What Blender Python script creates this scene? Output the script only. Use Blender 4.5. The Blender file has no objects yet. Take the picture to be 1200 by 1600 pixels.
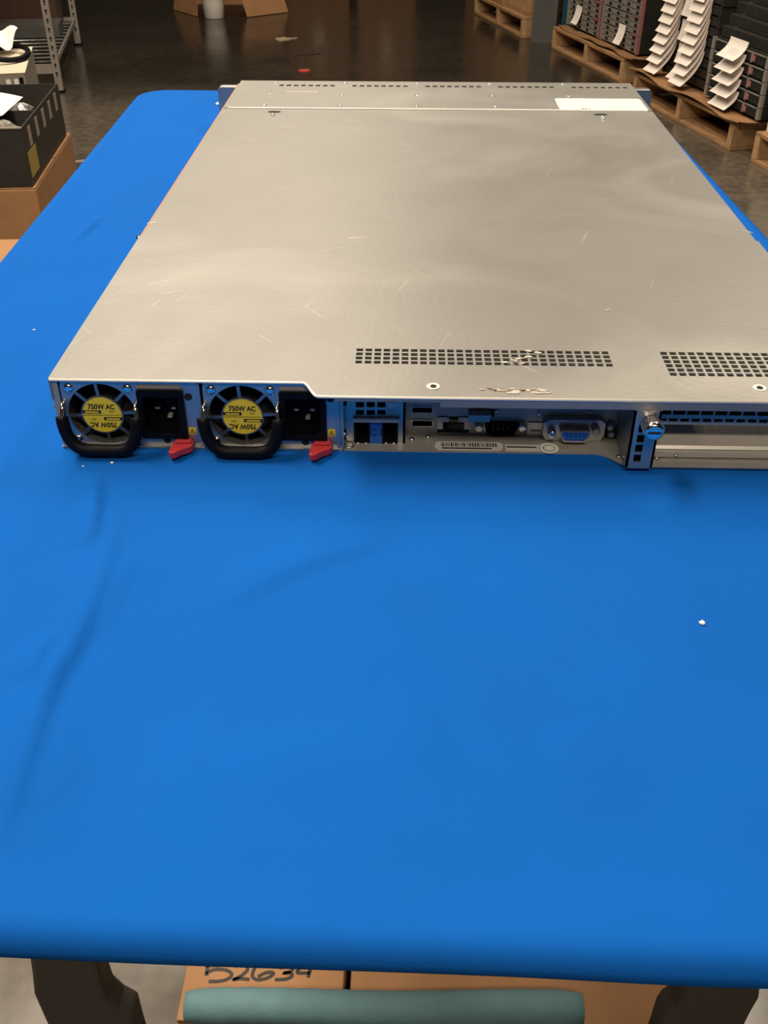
import bpy, math, random
from mathutils import Vector, Matrix, noise
random.seed(7)
SC = bpy.context.scene
COL = SC.collection
R = math.radians

# ------------------------------------------------------------------ camera
ZT = 0.9152            # top of the cloth-covered table
HS = 0.0418            # height of the server
ZL = ZT + HS           # top of the server lid
CAM = Vector((0.1848, -0.452, ZL + 0.2394)); PITCH, YAW, ROLL, FPX = 0.6173, 0.023, 0.002, 1540.0
cp, sp, cy_, sy_ = math.cos(PITCH), math.sin(PITCH), math.cos(YAW), math.sin(YAW)
rz = Matrix.Rotation(YAW, 3, 'Z')
c_f = rz @ Vector((0, cp, -sp)); c_u = rz @ Vector((0, sp, cp)); c_x = rz @ Vector((1, 0, 0))
c_x, c_u = math.cos(ROLL)*c_x + math.sin(ROLL)*c_u, -math.sin(ROLL)*c_x + math.cos(ROLL)*c_u
cam = bpy.data.cameras.new('camera'); camo = bpy.data.objects.new('camera', cam); COL.objects.link(camo)
cam.sensor_fit = 'VERTICAL'; cam.sensor_height = 24.0; cam.lens = 24.0*FPX/1600.0
cam.clip_start = 0.02; cam.clip_end = 60
camo.matrix_world = Matrix(((c_x.x, c_u.x, -c_f.x, CAM.x), (c_x.y, c_u.y, -c_f.y, CAM.y), (c_x.z, c_u.z, -c_f.z, CAM.z), (0, 0, 0, 1)))
SC.camera = camo

def ray(px, py): return c_f + c_x*((px-600)/FPX) - c_u*((py-800)/FPX)
def onz(px, py, z=0.0):
    d = ray(px, py); return CAM + d*((z-CAM.z)/d.z)
def ony(px, py, y=0.0):
    d = ray(px, py); return CAM + d*((y-CAM.y)/d.y)

# ------------------------------------------------------------------ light
w = bpy.data.worlds.new('world'); SC.world = w; w.use_nodes = True
w.node_tree.nodes['Background'].inputs[0].default_value = (0.9, 0.8, 0.68, 1)
w.node_tree.nodes['Background'].inputs[1].default_value = 0.06
def area(name, loc, size, power, color=(1, .86, .68), target=None):
    l = bpy.data.lights.new(name, 'AREA'); l.shape = 'RECTANGLE'; l.size, l.size_y = size; l.energy = power; l.color = color
    o = bpy.data.objects.new(name, l); COL.objects.link(o); o.location = loc
    t = Vector(target) if target else Vector((loc[0], loc[1], 0))
    o.rotation_euler = (t - Vector(loc)).to_track_quat('-Z', 'Y').to_euler()
    return o
area('ceiling_lamp_light', (-1.1, 0.6, 3.1), (0.6, 1.8), 116)
area('ceiling_lamp_light.001', (0.3, -1.9, 3.3), (1.6, 0.5), 58)  # unseen lamp behind the camera, raised as fill for rear panel and under-table
area('ceiling_lamp_light.002', (-1.0, 3.4, 3.7), (0.5, 1.6), 84)
area('ceiling_lamp_light.003', (1.5, 2.4, 3.3), (0.5, 1.4), 62)
area('ceiling_lamp_light.004', (-0.3, 5.2, 3.9), (0.5, 1.6), 78)
SC.view_settings.view_transform = 'Standard'; SC.view_settings.look = 'None'
SC.view_settings.exposure = 0.0; SC.view_settings.gamma = 1.0; SC.view_settings.use_curve_mapping = False

# ------------------------------------------------------------------ materials
def mat(name, base, rough=.6, metal=0., var=0., vscale=8., bump=0., bscale=60., rvar=0., spec=.5, stretch=None, sheen=0., alpha=None, coat=0.):
    m = bpy.data.materials.new(name); m.use_nodes = True; nt = m.node_tree; b = nt.nodes['Principled BSDF']
    b.inputs['Base Color'].default_value = (*base, 1); b.inputs['Roughness'].default_value = rough; b.inputs['Metallic'].default_value = metal
    b.inputs['Specular IOR Level'].default_value = spec
    if sheen: b.inputs['Sheen Weight'].default_value = sheen
    if coat: b.inputs['Coat Weight'].default_value = coat
    tc = nt.nodes.new('ShaderNodeTexCoord'); mp = nt.nodes.new('ShaderNodeMapping'); nt.links.new(tc.outputs['Object'], mp.inputs[0])
    if stretch: mp.inputs['Scale'].default_value = stretch
    if var or rvar:
        n = nt.nodes.new('ShaderNodeTexNoise'); n.inputs['Scale'].default_value = vscale; n.inputs['Detail'].default_value = 7; n.inputs['Roughness'].default_value = .62
        nt.links.new(mp.outputs[0], n.inputs['Vector'])
        if var:
            r = nt.nodes.new('ShaderNodeValToRGB'); r.color_ramp.elements[0].position = .3; r.color_ramp.elements[1].position = .72
            r.color_ramp.elements[0].color = (*[max(0, c*(1-var)) for c in base], 1); r.color_ramp.elements[1].color = (*[min(1, c*(1+var*.7)) for c in base], 1)
            nt.links.new(n.outputs[0], r.inputs[0]); nt.links.new(r.outputs[0], b.inputs['Base Color'])
        if rvar:
            q = nt.nodes.new('ShaderNodeMapRange'); q.inputs[1].default_value = .3; q.inputs[2].default_value = .7
            q.inputs[3].default_value = max(.02, rough-rvar); q.inputs[4].default_value = min(1, rough+rvar)
            nt.links.new(n.outputs[0], q.inputs[0]); nt.links.new(q.outputs[0], b.inputs['Roughness'])
    if bump:
        n2 = nt.nodes.new('ShaderNodeTexNoise'); n2.inputs['Scale'].default_value = bscale; n2.inputs['Detail'].default_value = 4
        nt.links.new(mp.outputs[0], n2.inputs['Vector'])
        bp = nt.nodes.new('ShaderNodeBump'); bp.inputs['Strength'].default_value = bump; bp.inputs['Distance'].default_value = .002
        nt.links.new(n2.outputs[0], bp.inputs['Height']); nt.links.new(bp.outputs[0], b.inputs['Normal'])
    return m

M = {}
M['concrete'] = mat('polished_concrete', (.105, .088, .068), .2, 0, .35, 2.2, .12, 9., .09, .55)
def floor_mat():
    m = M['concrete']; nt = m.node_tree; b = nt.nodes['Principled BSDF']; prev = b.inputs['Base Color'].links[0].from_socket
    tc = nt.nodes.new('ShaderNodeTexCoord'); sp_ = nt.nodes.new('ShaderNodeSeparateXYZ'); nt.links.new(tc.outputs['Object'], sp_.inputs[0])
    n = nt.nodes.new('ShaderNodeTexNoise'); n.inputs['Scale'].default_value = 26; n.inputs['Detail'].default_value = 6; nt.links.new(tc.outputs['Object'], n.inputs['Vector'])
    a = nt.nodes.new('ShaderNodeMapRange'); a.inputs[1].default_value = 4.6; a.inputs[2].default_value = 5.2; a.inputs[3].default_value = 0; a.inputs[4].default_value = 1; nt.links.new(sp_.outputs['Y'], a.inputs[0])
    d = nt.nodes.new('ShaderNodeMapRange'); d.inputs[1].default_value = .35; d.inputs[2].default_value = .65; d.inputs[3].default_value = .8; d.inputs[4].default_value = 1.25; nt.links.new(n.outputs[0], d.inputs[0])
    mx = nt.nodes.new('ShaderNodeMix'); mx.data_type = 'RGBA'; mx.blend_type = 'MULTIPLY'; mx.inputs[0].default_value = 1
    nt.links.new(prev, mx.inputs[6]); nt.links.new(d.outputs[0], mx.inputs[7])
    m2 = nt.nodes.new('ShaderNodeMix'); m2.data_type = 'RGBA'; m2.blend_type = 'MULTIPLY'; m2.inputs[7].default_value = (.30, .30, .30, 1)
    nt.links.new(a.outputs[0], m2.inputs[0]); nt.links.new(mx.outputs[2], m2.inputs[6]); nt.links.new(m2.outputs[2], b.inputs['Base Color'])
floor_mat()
M['wall'] = mat('dark_wall_paint', (.10, .085, .07), .8, 0, .15, 2.)
M['ceil'] = mat('ceiling_paint', (.16, .14, .12), .9, 0, .1, 1.)
M['cloth'] = mat('blue_cloth', (.0055, .103, .445), .85, 0, .08, 6., .06, 700., .05, .04)
M['plastic_white'] = mat('white_plastic', (.62, .60, .55), .45, 0, .05, 20.)
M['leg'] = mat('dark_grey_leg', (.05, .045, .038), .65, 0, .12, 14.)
M['cardboard'] = mat('cardboard', (.36, .185, .082), .8, 0, .12, 12., .1, 200.)
M['cardboard_dim'] = mat('old_cardboard', (.27, .135, .06), .82, 0, .15, 8., .1, 160.)
M['pallet'] = mat('pallet_wood', (.38, .21, .095), .78, 0, .35, 9., .3, 60., stretch=(1, 6, 6))
M['pallet_end'] = mat('pallet_wood_cut', (.47, .29, .145), .78, 0, .25, 26., .3, 60.)
M['black'] = mat('black_plastic', (.004, .004, .006), .5, 0, .2, 30., spec=.12)
M['blacktray'] = mat('black_corrugated_plastic', (.030, .027, .023), .5, 0, .2, 16.)
M['void'] = mat('dark_interior', (.006, .006, .006), .8)
M['steel'] = mat('steel', (.46, .45, .43), .36, .85, .10, 30., 0, 0, .08)
M['steel_dark'] = mat('dim_steel', (.40, .385, .345), .42, .35, .15, 26., 0, 0, .1)
M['edge'] = mat('edge_highlight', (.84, .80, .73), .5, .3)  # pale base colour stands in for light caught along the steel edges
M['chrome'] = mat('bright_steel', (.85, .83, .8), .14, 1.)
M['rail'] = mat('brown_side_steel', (.33, .17, .11), .5, .6)
M['yellow'] = mat('yellow_label', (.88, .66, .02), .5, 0, .04, 90.)
M['ink'] = mat('black_ink', (.012, .011, .010), .6)
M['red'] = mat('red_latch_plastic', (.46, .035, .045), .38, 0, .1, 60.)
M['blueplastic'] = mat('blue_connector_plastic', (.012, .10, .42), .4)
M['gold'] = mat('tan_connector_shell', (.62, .47, .33), .35, .75)
M['sticker'] = mat('cream_sticker', (.80, .76, .68), .55, 0, .05, 60.)
M['greysticker'] = mat('worn_grey_sticker', (.56, .53, .48), .6, 0, .12, 150.)
M['residue'] = mat('sticker_residue', (.50, .46, .41), .8)
M['shadedbox'] = mat('shaded_brown_board', (.075, .036, .022), .8, 0, .2, 9.)  # box colour darkened to paint the shade inside the rack
M['bay'] = mat('bay_sheet_steel', (.50, .465, .40), .32, .35, .08, 20.)
M['teal'] = mat('teal_foam', (.115, .225, .262), .75, 0, .08, 40., .2, 300.)
M['navy'] = mat('navy_plastic', (.008, .02, .05), .5)
M['paperprint'] = None
M['pail'] = mat('white_pail_plastic', (.86, .80, .72), .42)
M['greycol'] = mat('grey_steel_paint', (.085, .085, .080), .55, 0, .2, 6.)
M['greyrack'] = mat('grey_rack_paint', (.30, .27, .235), .5, .2, .15, 20.)
M['bluebin'] = mat('blue_bin_plastic', (.010, .075, .13), .5)
M['caddy'] = mat('grey_caddy', (.27, .25, .225), .5, .15, .15, 40.)
M['server_dark'] = mat('dark_server_steel', (.035, .034, .030), .5, .3, .3, 20.)
M['pink'] = mat('dusty_red_plastic', (.33, .135, .13), .55)
M['tan'] = mat('tan_paper_tape', (.30, .25, .19), .7)
M['ylabel'] = mat('dull_yellow_label', (.36, .27, .06), .7, 0, .15, 50.)
M['cream'] = mat('cream_case_paint', (.70, .60, .46), .5, 0, .08, 20.)
M['polybag'] = mat('clear_poly_bag', (.42, .40, .37), .12, .35, .4, 30., .5, 90.)
M['crumb'] = mat('white_crumb', (.85, .84, .8), .6)
M['redspot'] = mat('red_plastic_bit', (.55, .07, .045), .5)
M['scrap'] = mat('tan_scrap', (.36, .28, .19), .8)
M['board'] = mat('circuit_board', (.012, .03, .02), .5)
M['grille'] = mat('fan_grille_metal', (.30, .29, .28), .38, .9)

def lid_mat():
    m = mat('galvanised_lid', (.238, .231, .217), .45, .42, .07, 7., .05, 320., .05)
    nt = m.node_tree; b = nt.nodes['Principled BSDF']
    tc = nt.nodes.new('ShaderNodeTexCoord')
    # smudges and fine scratches: wear with shapes of its own
    n = nt.nodes.new('ShaderNodeTexNoise'); n.inputs['Scale'].default_value = 9; n.inputs['Detail'].default_value = 6; n.inputs['Distortion'].default_value = 1.2
    nt.links.new(tc.outputs['Object'], n.inputs['Vector'])
    q = nt.nodes.new('ShaderNodeMapRange'); q.inputs[1].default_value = .35; q.inputs[2].default_value = .7; q.inputs[3].default_value = .47; q.inputs[4].default_value = .41
    nt.links.new(n.outputs[0], q.inputs[0]); nt.links.new(q.outputs[0], b.inputs['Roughness'])
    prev = b.inputs['Base Color'].links[0].from_socket
    cn = nt.nodes.new('ShaderNodeTexNoise'); cn.inputs['Scale'].default_value = 5.5; cn.inputs['Detail'].default_value = 5; cn.inputs['Distortion'].default_value = .9; nt.links.new(tc.outputs['Object'], cn.inputs['Vector'])
    cr_ = nt.nodes.new('ShaderNodeMapRange'); cr_.inputs[1].default_value = .50; cr_.inputs[2].default_value = .74; cr_.inputs[3].default_value = 0; cr_.inputs[4].default_value = .16; nt.links.new(cn.outputs[0], cr_.inputs[0])
    cm = nt.nodes.new('ShaderNodeMix'); cm.data_type = 'RGBA'; nt.links.new(cr_.outputs[0], cm.inputs[0]); nt.links.new(prev, cm.inputs[6]); cm.inputs[7].default_value = (.72, .70, .66, 1); prev = cm.outputs[2]
    for ang, sc, lo in ((.9, 2.1, .735), (-.5, 1.7, .745), (1.9, 1.9, .75)):
        m0 = nt.nodes.new('ShaderNodeMapping'); m0.inputs['Rotation'].default_value = (0, 0, ang); nt.links.new(tc.outputs['Object'], m0.inputs[0])
        mp = nt.nodes.new('ShaderNodeMapping'); mp.inputs['Scale'].default_value = (sc*8, sc*190, 1); mp.inputs['Location'].default_value = (ang*7, ang*3, 0)
        nt.links.new(m0.outputs[0], mp.inputs[0])
        k = nt.nodes.new('ShaderNodeTexNoise'); k.inputs['Scale'].default_value = 1.; k.inputs['Detail'].default_value = 1
        nt.links.new(mp.outputs[0], k.inputs['Vector'])
        r = nt.nodes.new('ShaderNodeMapRange'); r.inputs[1].default_value = lo; r.inputs[2].default_value = lo+.05; r.inputs[3].default_value = 0; r.inputs[4].default_value = .15
        nt.links.new(k.outputs[0], r.inputs[0])
        mx = nt.nodes.new('ShaderNodeMix'); mx.data_type = 'RGBA'
        nt.links.new(r.outputs[0], mx.inputs[0]); nt.links.new(prev, mx.inputs[6]); mx.inputs[7].default_value = (.7, .68, .64, 1)
        prev = mx.outputs[2]
    nt.links.new(prev, b.inputs['Base Color'])
    return m
M['lid'] = lid_mat()

def paper_mat():
    m = mat('printed_paper', (.88, .80, .74), .8); nt = m.node_tree; b = nt.nodes['Principled BSDF']
    tc = nt.nodes.new('ShaderNodeTexCoord'); s = nt.nodes.new('ShaderNodeSeparateXYZ'); nt.links.new(tc.outputs['Generated'], s.inputs[0])
    def mm(op, a, c):
        k = nt.nodes.new('ShaderNodeMath'); k.operation = op
        for i, v in enumerate((a, c)):
            if isinstance(v, (int, float)): k.inputs[i].default_value = v
            else: nt.links.new(v, k.inputs[i])
        return k.outputs[0]
    ln = mm('GREATER_THAN', mm('SINE', mm('MULTIPLY', s.outputs['Z'], 85.), 0), .35)
    inx = mm('MULTIPLY', mm('GREATER_THAN', s.outputs['X'], .28), mm('LESS_THAN', s.outputs['X'], .8))
    inz = mm('MULTIPLY', mm('GREATER_THAN', s.outputs['Z'], .18), mm('LESS_THAN', s.outputs['Z'], .52))
    f = mm('MULTIPLY', mm('MULTIPLY', ln, inx), mm('MULTIPLY', inz, .45))
    mx = nt.nodes.new('ShaderNodeMix'); mx.data_type = 'RGBA'; nt.links.new(f, mx.inputs[0])
    mx.inputs[6].default_value = (.88, .80, .74, 1); mx.inputs[7].default_value = (.22, .2, .2, 1)
    nt.links.new(mx.outputs[2], b.inputs['Base Color'])
    return m
M['paperprint'] = paper_mat()
M['paper'] = mat('white_paper', (.80, .78, .73), .8)
def carton_print_mat():
    m = mat('printed_white_carton', (.68, .60, .52), .75); nt = m.node_tree; b = nt.nodes['Principled BSDF']
    tc = nt.nodes.new('ShaderNodeTexCoord'); n = nt.nodes.new('ShaderNodeTexNoise'); n.inputs['Scale'].default_value = 38; n.inputs['Detail'].default_value = 3
    nt.links.new(tc.outputs['Object'], n.inputs['Vector'])
    r = nt.nodes.new('ShaderNodeMapRange'); r.inputs[1].default_value = .60; r.inputs[2].default_value = .66; nt.links.new(n.outputs[0], r.inputs[0])
    mx = nt.nodes.new('ShaderNodeMix'); mx.data_type = 'RGBA'; nt.links.new(r.outputs[0], mx.inputs[0])
    mx.inputs[6].default_value = (.68, .60, .52, 1); mx.inputs[7].default_value = (.3, .27, .24, 1); nt.links.new(mx.outputs[2], b.inputs['Base Color'])
    return m
M['whitecarton'] = carton_print_mat()

# ------------------------------------------------------------------ mesh helpers
class MB:
    def __init__(s): s.v = []; s.f = []; s.sm = []
    def quad(s, *p, smooth=False):
        i = len(s.v); s.v += [tuple(x) for x in p]; s.f.append(tuple(range(i, i+len(p)))); s.sm.append(smooth); return s
    def box(s, x0, x1, y0, y1, z0, z1):
        i = len(s.v)
        s.v += [(x0, y0, z0), (x1, y0, z0), (x1, y1, z0), (x0, y1, z0), (x0, y0, z1), (x1, y0, z1), (x1, y1, z1), (x0, y1, z1)]
        for q in ((0, 3, 2, 1), (4, 5, 6, 7), (0, 1, 5, 4), (1, 2, 6, 5), (2, 3, 7, 6), (3, 0, 4, 7)): s.f.append(tuple(i+k for k in q)); s.sm.append(False)
        return s
    def obox(s, c, ax, ay, az):
        i = len(s.v); c, ax, ay, az = Vector(c), Vector(ax), Vector(ay), Vector(az)
        for sx, sy, sz in ((-1,-1,-1),(1,-1,-1),(1,1,-1),(-1,1,-1),(-1,-1,1),(1,-1,1),(1,1,1),(-1,1,1)): s.v.append(tuple(c+ax*sx+ay*sy+az*sz))
        for q in ((0, 3, 2, 1), (4, 5, 6, 7), (0, 1, 5, 4), (1, 2, 6, 5), (2, 3, 7, 6), (3, 0, 4, 7)): s.f.append(tuple(i+k for k in q)); s.sm.append(False)
        return s
    def prism(s, poly, axis, a, b, smooth=False):
        def P(u, v, t): return (t, u, v) if axis == 'x' else (u, t, v) if axis == 'y' else (u, v, t)
        n = len(poly); i = len(s.v)
        s.v += [P(u, v, a) for u, v in poly] + [P(u, v, b) for u, v in poly]
        s.f.append(tuple(range(i+n-1, i-1, -1))); s.sm.append(False); s.f.append(tuple(range(i+n, i+2*n))); s.sm.append(False)
        for k in range(n): s.f.append((i+k, i+(k+1) % n, i+n+(k+1) % n, i+n+k)); s.sm.append(smooth)
        return s
    def tube(s, path, r, seg=8, cap=True, closed=False):
        path = [Vector(p) for p in path]; n = len(path); rs = r if isinstance(r, (list, tuple)) else [r]*n
        up = Vector((0, 0, 1)); i0 = len(s.v); prev = None
        for k, p in enumerate(path):
            t = (path[(k+1) % n]-path[k-1]) if closed else (path[min(k+1, n-1)]-path[max(k-1, 0)])
            t.normalize()
            if prev is None:
                a = t.cross(up)
                if a.length < 1e-3: a = t.cross(Vector((0, 1, 0)))
            else: a = prev - t*prev.dot(t)
            a.normalize(); prev = a; b = t.cross(a)
            for j in range(seg):
                g = 2*math.pi*j/seg; s.v.append(tuple(p + (a*math.cos(g)+b*math.sin(g))*rs[k]))
        for k in range(n if closed else n-1):
            k2 = (k+1) % n
            for j in range(seg):
                s.f.append((i0+k*seg+j, i0+k*seg+(j+1) % seg, i0+k2*seg+(j+1) % seg, i0+k2*seg+j)); s.sm.append(True)
        if cap and not closed:
            s.f.append(tuple(i0+j for j in range(seg-1, -1, -1))); s.sm.append(False)
            s.f.append(tuple(i0+(n-1)*seg+j for j in range(seg))); s.sm.append(False)
        return s
    def lathe(s, prof, c=(0, 0, 0), seg=32, axis='z', cap=True):
        i0 = len(s.v); n = len(prof)
        for r, h in prof:
            for j in range(seg):
                g = 2*math.pi*j/seg; u, v = r*math.cos(g), r*math.sin(g)
                q = (u, v, h) if axis == 'z' else (u, h, v)
                s.v.append((c[0]+q[0], c[1]+q[1], c[2]+q[2]))
        for k in range(n-1):
            for j in range(seg): s.f.append((i0+k*seg+j, i0+k*seg+(j+1) % seg, i0+(k+1)*seg+(j+1) % seg, i0+(k+1)*seg+j)); s.sm.append(True)
        if cap:
            s.f.append(tuple(i0+j for j in range(seg-1, -1, -1))); s.sm.append(False)
            s.f.append(tuple(i0+(n-1)*seg+j for j in range(seg))); s.sm.append(False)
        return s
    def holed(s, rects, holes, z0, z1, axis='z', extra_x=(), extra_y=()):
        """plate made of rects with rectangular holes, thickness z0..z1, hole walls included"""
        xs = sorted({round(a, 6) for r in rects+holes for a in (r[0], r[1])} | set(extra_x)); ys = sorted({round(a, 6) for r in rects+holes for a in (r[2], r[3])} | set(extra_y))
        nx, ny = len(xs)-1, len(ys)-1
        def inside(x, y): return any(r[0] < x < r[1] and r[2] < y < r[3] for r in rects) and not any(r[0] < x < r[1] and r[2] < y < r[3] for r in holes)
        g = [[inside((xs[i]+xs[i+1])/2, (ys[j]+ys[j+1])/2) for j in range(ny)] for i in range(nx)]
        idx = {}
        def V(i, j, t):
            k = (i, j, t)
            if k not in idx:
                idx[k] = len(s.v); h = z1 if t else z0
                s.v.append((xs[i], ys[j], h) if axis == 'z' else (xs[i], h, ys[j]))
            return idx[k]
        def F(*q): s.f.append(q); s.sm.append(False)
        for i in range(nx):
            for j in range(ny):
                if not g[i][j]: continue
                F(V(i, j, 1), V(i+1, j, 1), V(i+1, j+1, 1), V(i, j+1, 1)); F(V(i, j, 0), V(i, j+1, 0), V(i+1, j+1, 0), V(i+1, j, 0))
                if i == 0 or not g[i-1][j]: F(V(i, j, 0), V(i, j, 1), V(i, j+1, 1), V(i, j+1, 0))
                if i == nx-1 or not g[i+1][j]: F(V(i+1, j, 0), V(i+1, j+1, 0), V(i+1, j+1, 1), V(i+1, j, 1))
                if j == 0 or not g[i][j-1]: F(V(i, j, 0), V(i+1, j, 0), V(i+1, j, 1), V(i, j, 1))
                if j == ny-1 or not g[i][j+1]: F(V(i, j+1, 0), V(i, j+1, 1), V(i+1, j+1, 1), V(i+1, j+1, 0))
        return s
    def build(s, name, m, parent=None, bevel=0., seg=2, off=(0, 0, 0), loc=None, rot=None):
        me = bpy.data.meshes.new(name)
        me.from_pydata([(a+off[0], b+off[1], c+off[2]) for a, b, c in s.v], [], s.f); me.validate(); 
        if len(me.polygons) == len(s.sm): me.polygons.foreach_set('use_smooth', s.sm)
        me.materials.append(M[m] if isinstance(m, str) else m); me.update()
        o = bpy.data.objects.new(name, me); COL.objects.link(o)
        if parent: o.parent = parent
        if loc: o.location = loc
        if rot: o.rotation_euler = rot
        if bevel:
            b = o.modifiers.new('bevel', 'BEVEL'); b.width = bevel; b.segments = seg; b.limit_method = 'ANGLE'; b.angle_limit = R(40)
        return o

def tag(o, label=None, cat=None, group=None, kind=None):
    if label: o['label'] = label
    if cat: o['category'] = cat
    if group: o['group'] = group
    if kind: o['kind'] = kind
    return o
def thing(name, label, cat, loc=(0, 0, 0), rotz=0, group=None):
    o = bpy.data.objects.new(name, None); o.empty_display_size = .05; COL.objects.link(o); o.location = loc; o.rotation_euler = (0, 0, rotz)
    return tag(o, label, cat, group)
def copy_tree(o, parent=None):
    c = o.copy(); COL.objects.link(c); c.parent = parent
    for ch in list(o.children): copy_tree(ch, c)
    return c
def text_mb(body, size, fn, flip=1, bold=0.):
    """flat letters; fn maps (u, v) to a point; centred on 0,0"""
    cu = bpy.data.curves.new('t', 'FONT'); cu.body = body; cu.size = size; cu.align_x = 'CENTER'; cu.align_y = 'CENTER'; cu.resolution_u = 3; cu.offset = bold
    o = bpy.data.objects.new('t', cu); COL.objects.link(o)
    me = bpy.data.meshes.new_from_object(o.evaluated_get(bpy.context.evaluated_depsgraph_get()))
    b = MB(); b.v = [tuple(fn(v.co.x*flip, v.co.y*flip)) for v in me.vertices]; b.f = [tuple(p.vertices) for p in me.polygons]; b.sm = [False]*len(b.f)
    bpy.data.objects.remove(o); bpy.data.curves.remove(cu); bpy.data.meshes.remove(me)
    return b
def stroke(b, pts, w, fn, t):
    """pen stroke: flat ribbon along 2-D points"""
    pts = [Vector(p) for p in pts]; L = []; Rr = []
    for k, p in enumerate(pts):
        d = (pts[min(k+1, len(pts)-1)]-pts[max(k-1, 0)]).normalized(); n = Vector((-d.y, d.x))*w/2; L.append(p+n); Rr.append(p-n)
    for k in range(len(pts)-1): b.quad(fn(*Rr[k], t), fn(*Rr[k+1], t), fn(*L[k+1], t), fn(*L[k], t))
def smooth_path(pts, n=6):
    pts = [Vector(p) for p in pts]; out = []
    for i in range(len(pts)-1):
        p0, p1, p2, p3 = pts[max(i-1, 0)], pts[i], pts[i+1], pts[min(i+2, len(pts)-1)]
        for k in range(n):
            t = k/n; out.append(.5*((2*p1)+(-p0+p2)*t+(2*p0-5*p1+4*p2-p3)*t*t+(-p0+3*p1-3*p2+p3)*t**3))
    out.append(pts[-1]); return out

# ------------------------------------------------------------------ the setting
X0, X1, Y0, Y1, HC = -5.2, 4.6, -4.0, 11.5, 4.6
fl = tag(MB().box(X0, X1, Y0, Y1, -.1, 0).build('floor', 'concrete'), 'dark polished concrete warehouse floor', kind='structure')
tag(MB().box(X0, X1, Y1, Y1+.15, 0, HC).build('wall_back', 'wall'), 'dark far warehouse wall', kind='structure')
tag(MB().box(X0-.15, X0, Y0, Y1, 0, HC).build('wall_left', 'wall'), kind='structure')
tag(MB().box(X1, X1+.15, Y0, Y1, 0, HC).build('wall_right', 'wall'), kind='structure')
tag(MB().box(X0, X1, Y0-.15, Y0, 0, HC).build('wall_front', 'wall'), kind='structure')
tag(MB().box(X0, X1, Y0, Y1, HC, HC+.15).build('ceiling', 'ceil'), kind='structure')
# crack in the slab
cr = MB(); pa, pb = onz(458, 87.5), onz(501, 83.5)
pts = [pa.lerp(pb, t/8)+Vector((0, random.uniform(-.012, .012), 0)) for t in range(9)]
for k in range(8):
    d = Vector((0, .014+.006*random.random(), 0)); cr.quad(pts[k]-d+Vector((0,0,.001)), pts[k+1]-d+Vector((0,0,.001)), pts[k+1]+d*.5+Vector((0,0,.001)), pts[k]+d*.5+Vector((0,0,.001)))
cr.build('floor_crack', 'ink', fl)

# ------------------------------------------------------------------ table and cloth
TA = R(1.6)                       # the table stands slightly turned to the server
TW, TL_ = .615, 1.131             # table top
ta = Vector((-.111, -.2820, 0))    # near left corner (before rounding)
ux = Vector((math.cos(TA), -.013, 0)); uy = Vector((-math.sin(TA)*1.25, math.cos(TA), 0))
def tw(a, b, z): return ta + ux*a + uy*b + Vector((0, 0, z))
creases = []
def crease(px, amp, wl, wr):
    pts = [onz(x, y, ZT) for x, y in px]; creases.append(([Vector((p.x, p.y)) for p in smooth_path(pts, 5)], amp, wl, wr))
crease([(152, 735), (149, 800), (138, 850)], .0016, .010, .0022)
crease([(182, 785), (166, 870), (132, 965), (108, 1015), (80, 1062), (55, 1130), (18, 1240), (-20, 1330)], .0017, .014, .0040)
crease([(205, 860), (180, 920), (150, 990)], .0006, .012, .004)
crease([(82, 985), (40, 1065)], .0010, .010, .0025)
crease([(162, 332), (112, 380)], .0009, .006, .002)
crease([(610, 838), (520, 860), (440, 890), (300, 960)], .0009, .016, .006)
crease([(1065, 772), (1028, 792)], .0010, .010, .005)
crease([(700, 1130), (560, 1180), (380, 1190), (260, 1150)], .0008, .03, .015)
crease([(90, 1100), (85, 1190), (70, 1260)], .0005, .02, .008)
crease([(1000, 790), (1040, 900), (1090, 1050)], .0006, .03, .02)
crease([(930, 1270), (900, 1180), (870, 1130)], .0006, .02, .008)
def cdist(p, poly):
    best = (9, 1)
    for k in range(len(poly)-1):
        a, b = poly[k], poly[k+1]; ab = b-a; L = ab.length_squared
        t = max(0, min(1, (p-a).dot(ab)/L)); q = a+ab*t; d = (p-q).length
        if d < best[0]: best = (d, 1 if (ab.x*(p.y-a.y)-ab.y*(p.x-a.x)) > 0 else -1, (k+t)/(len(poly)-1))
    return best
cbox = [(min(p.x for p in c[0])-.06, max(p.x for p in c[0])+.06, min(p.y for p in c[0])-.06, max(p.y for p in c[0])+.06) for c in creases]
def wrinkle(x, y):
    under = max(0, min(1, min((x+.012)/.02, (.438-x)/.02, (y+.02)/.02, (.71-y)/.02)))
    h = .0018*noise.noise(Vector((x*7, y*5, 1.7))) + .0007*noise.noise(Vector((x*19, y*16, 4.2)))
    p = Vector((x, y))
    for c, bb in zip(creases, cbox):
        if not (bb[0] < x < bb[1] and bb[2] < y < bb[3]): continue
        d, sd, t = cdist(p, c[0]); wdt = c[3] if sd > 0 else c[2]
        env = math.sin(math.pi*min(1, max(0, t)))**.8
        h += 2.4*c[1]*math.exp(-(d/wdt)**2)*env
    return (h-.0022)*(1-under) + .0002*under
cl = MB(); RC, RE, DROP = .040, .009, .001
ext = RE*math.pi/2 + DROP + .034
NA, NB = 250, 420
def spread(n, L):
    out = []
    e = 14
    for i in range(e): out.append(-ext + ext*i/e)
    for i in range(n+1): out.append(L*i/n)
    for i in range(1, e+1): out.append(L + ext*i/e)
    return out
As, Bs = spread(NA, TW), spread(NB, TL_)
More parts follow.
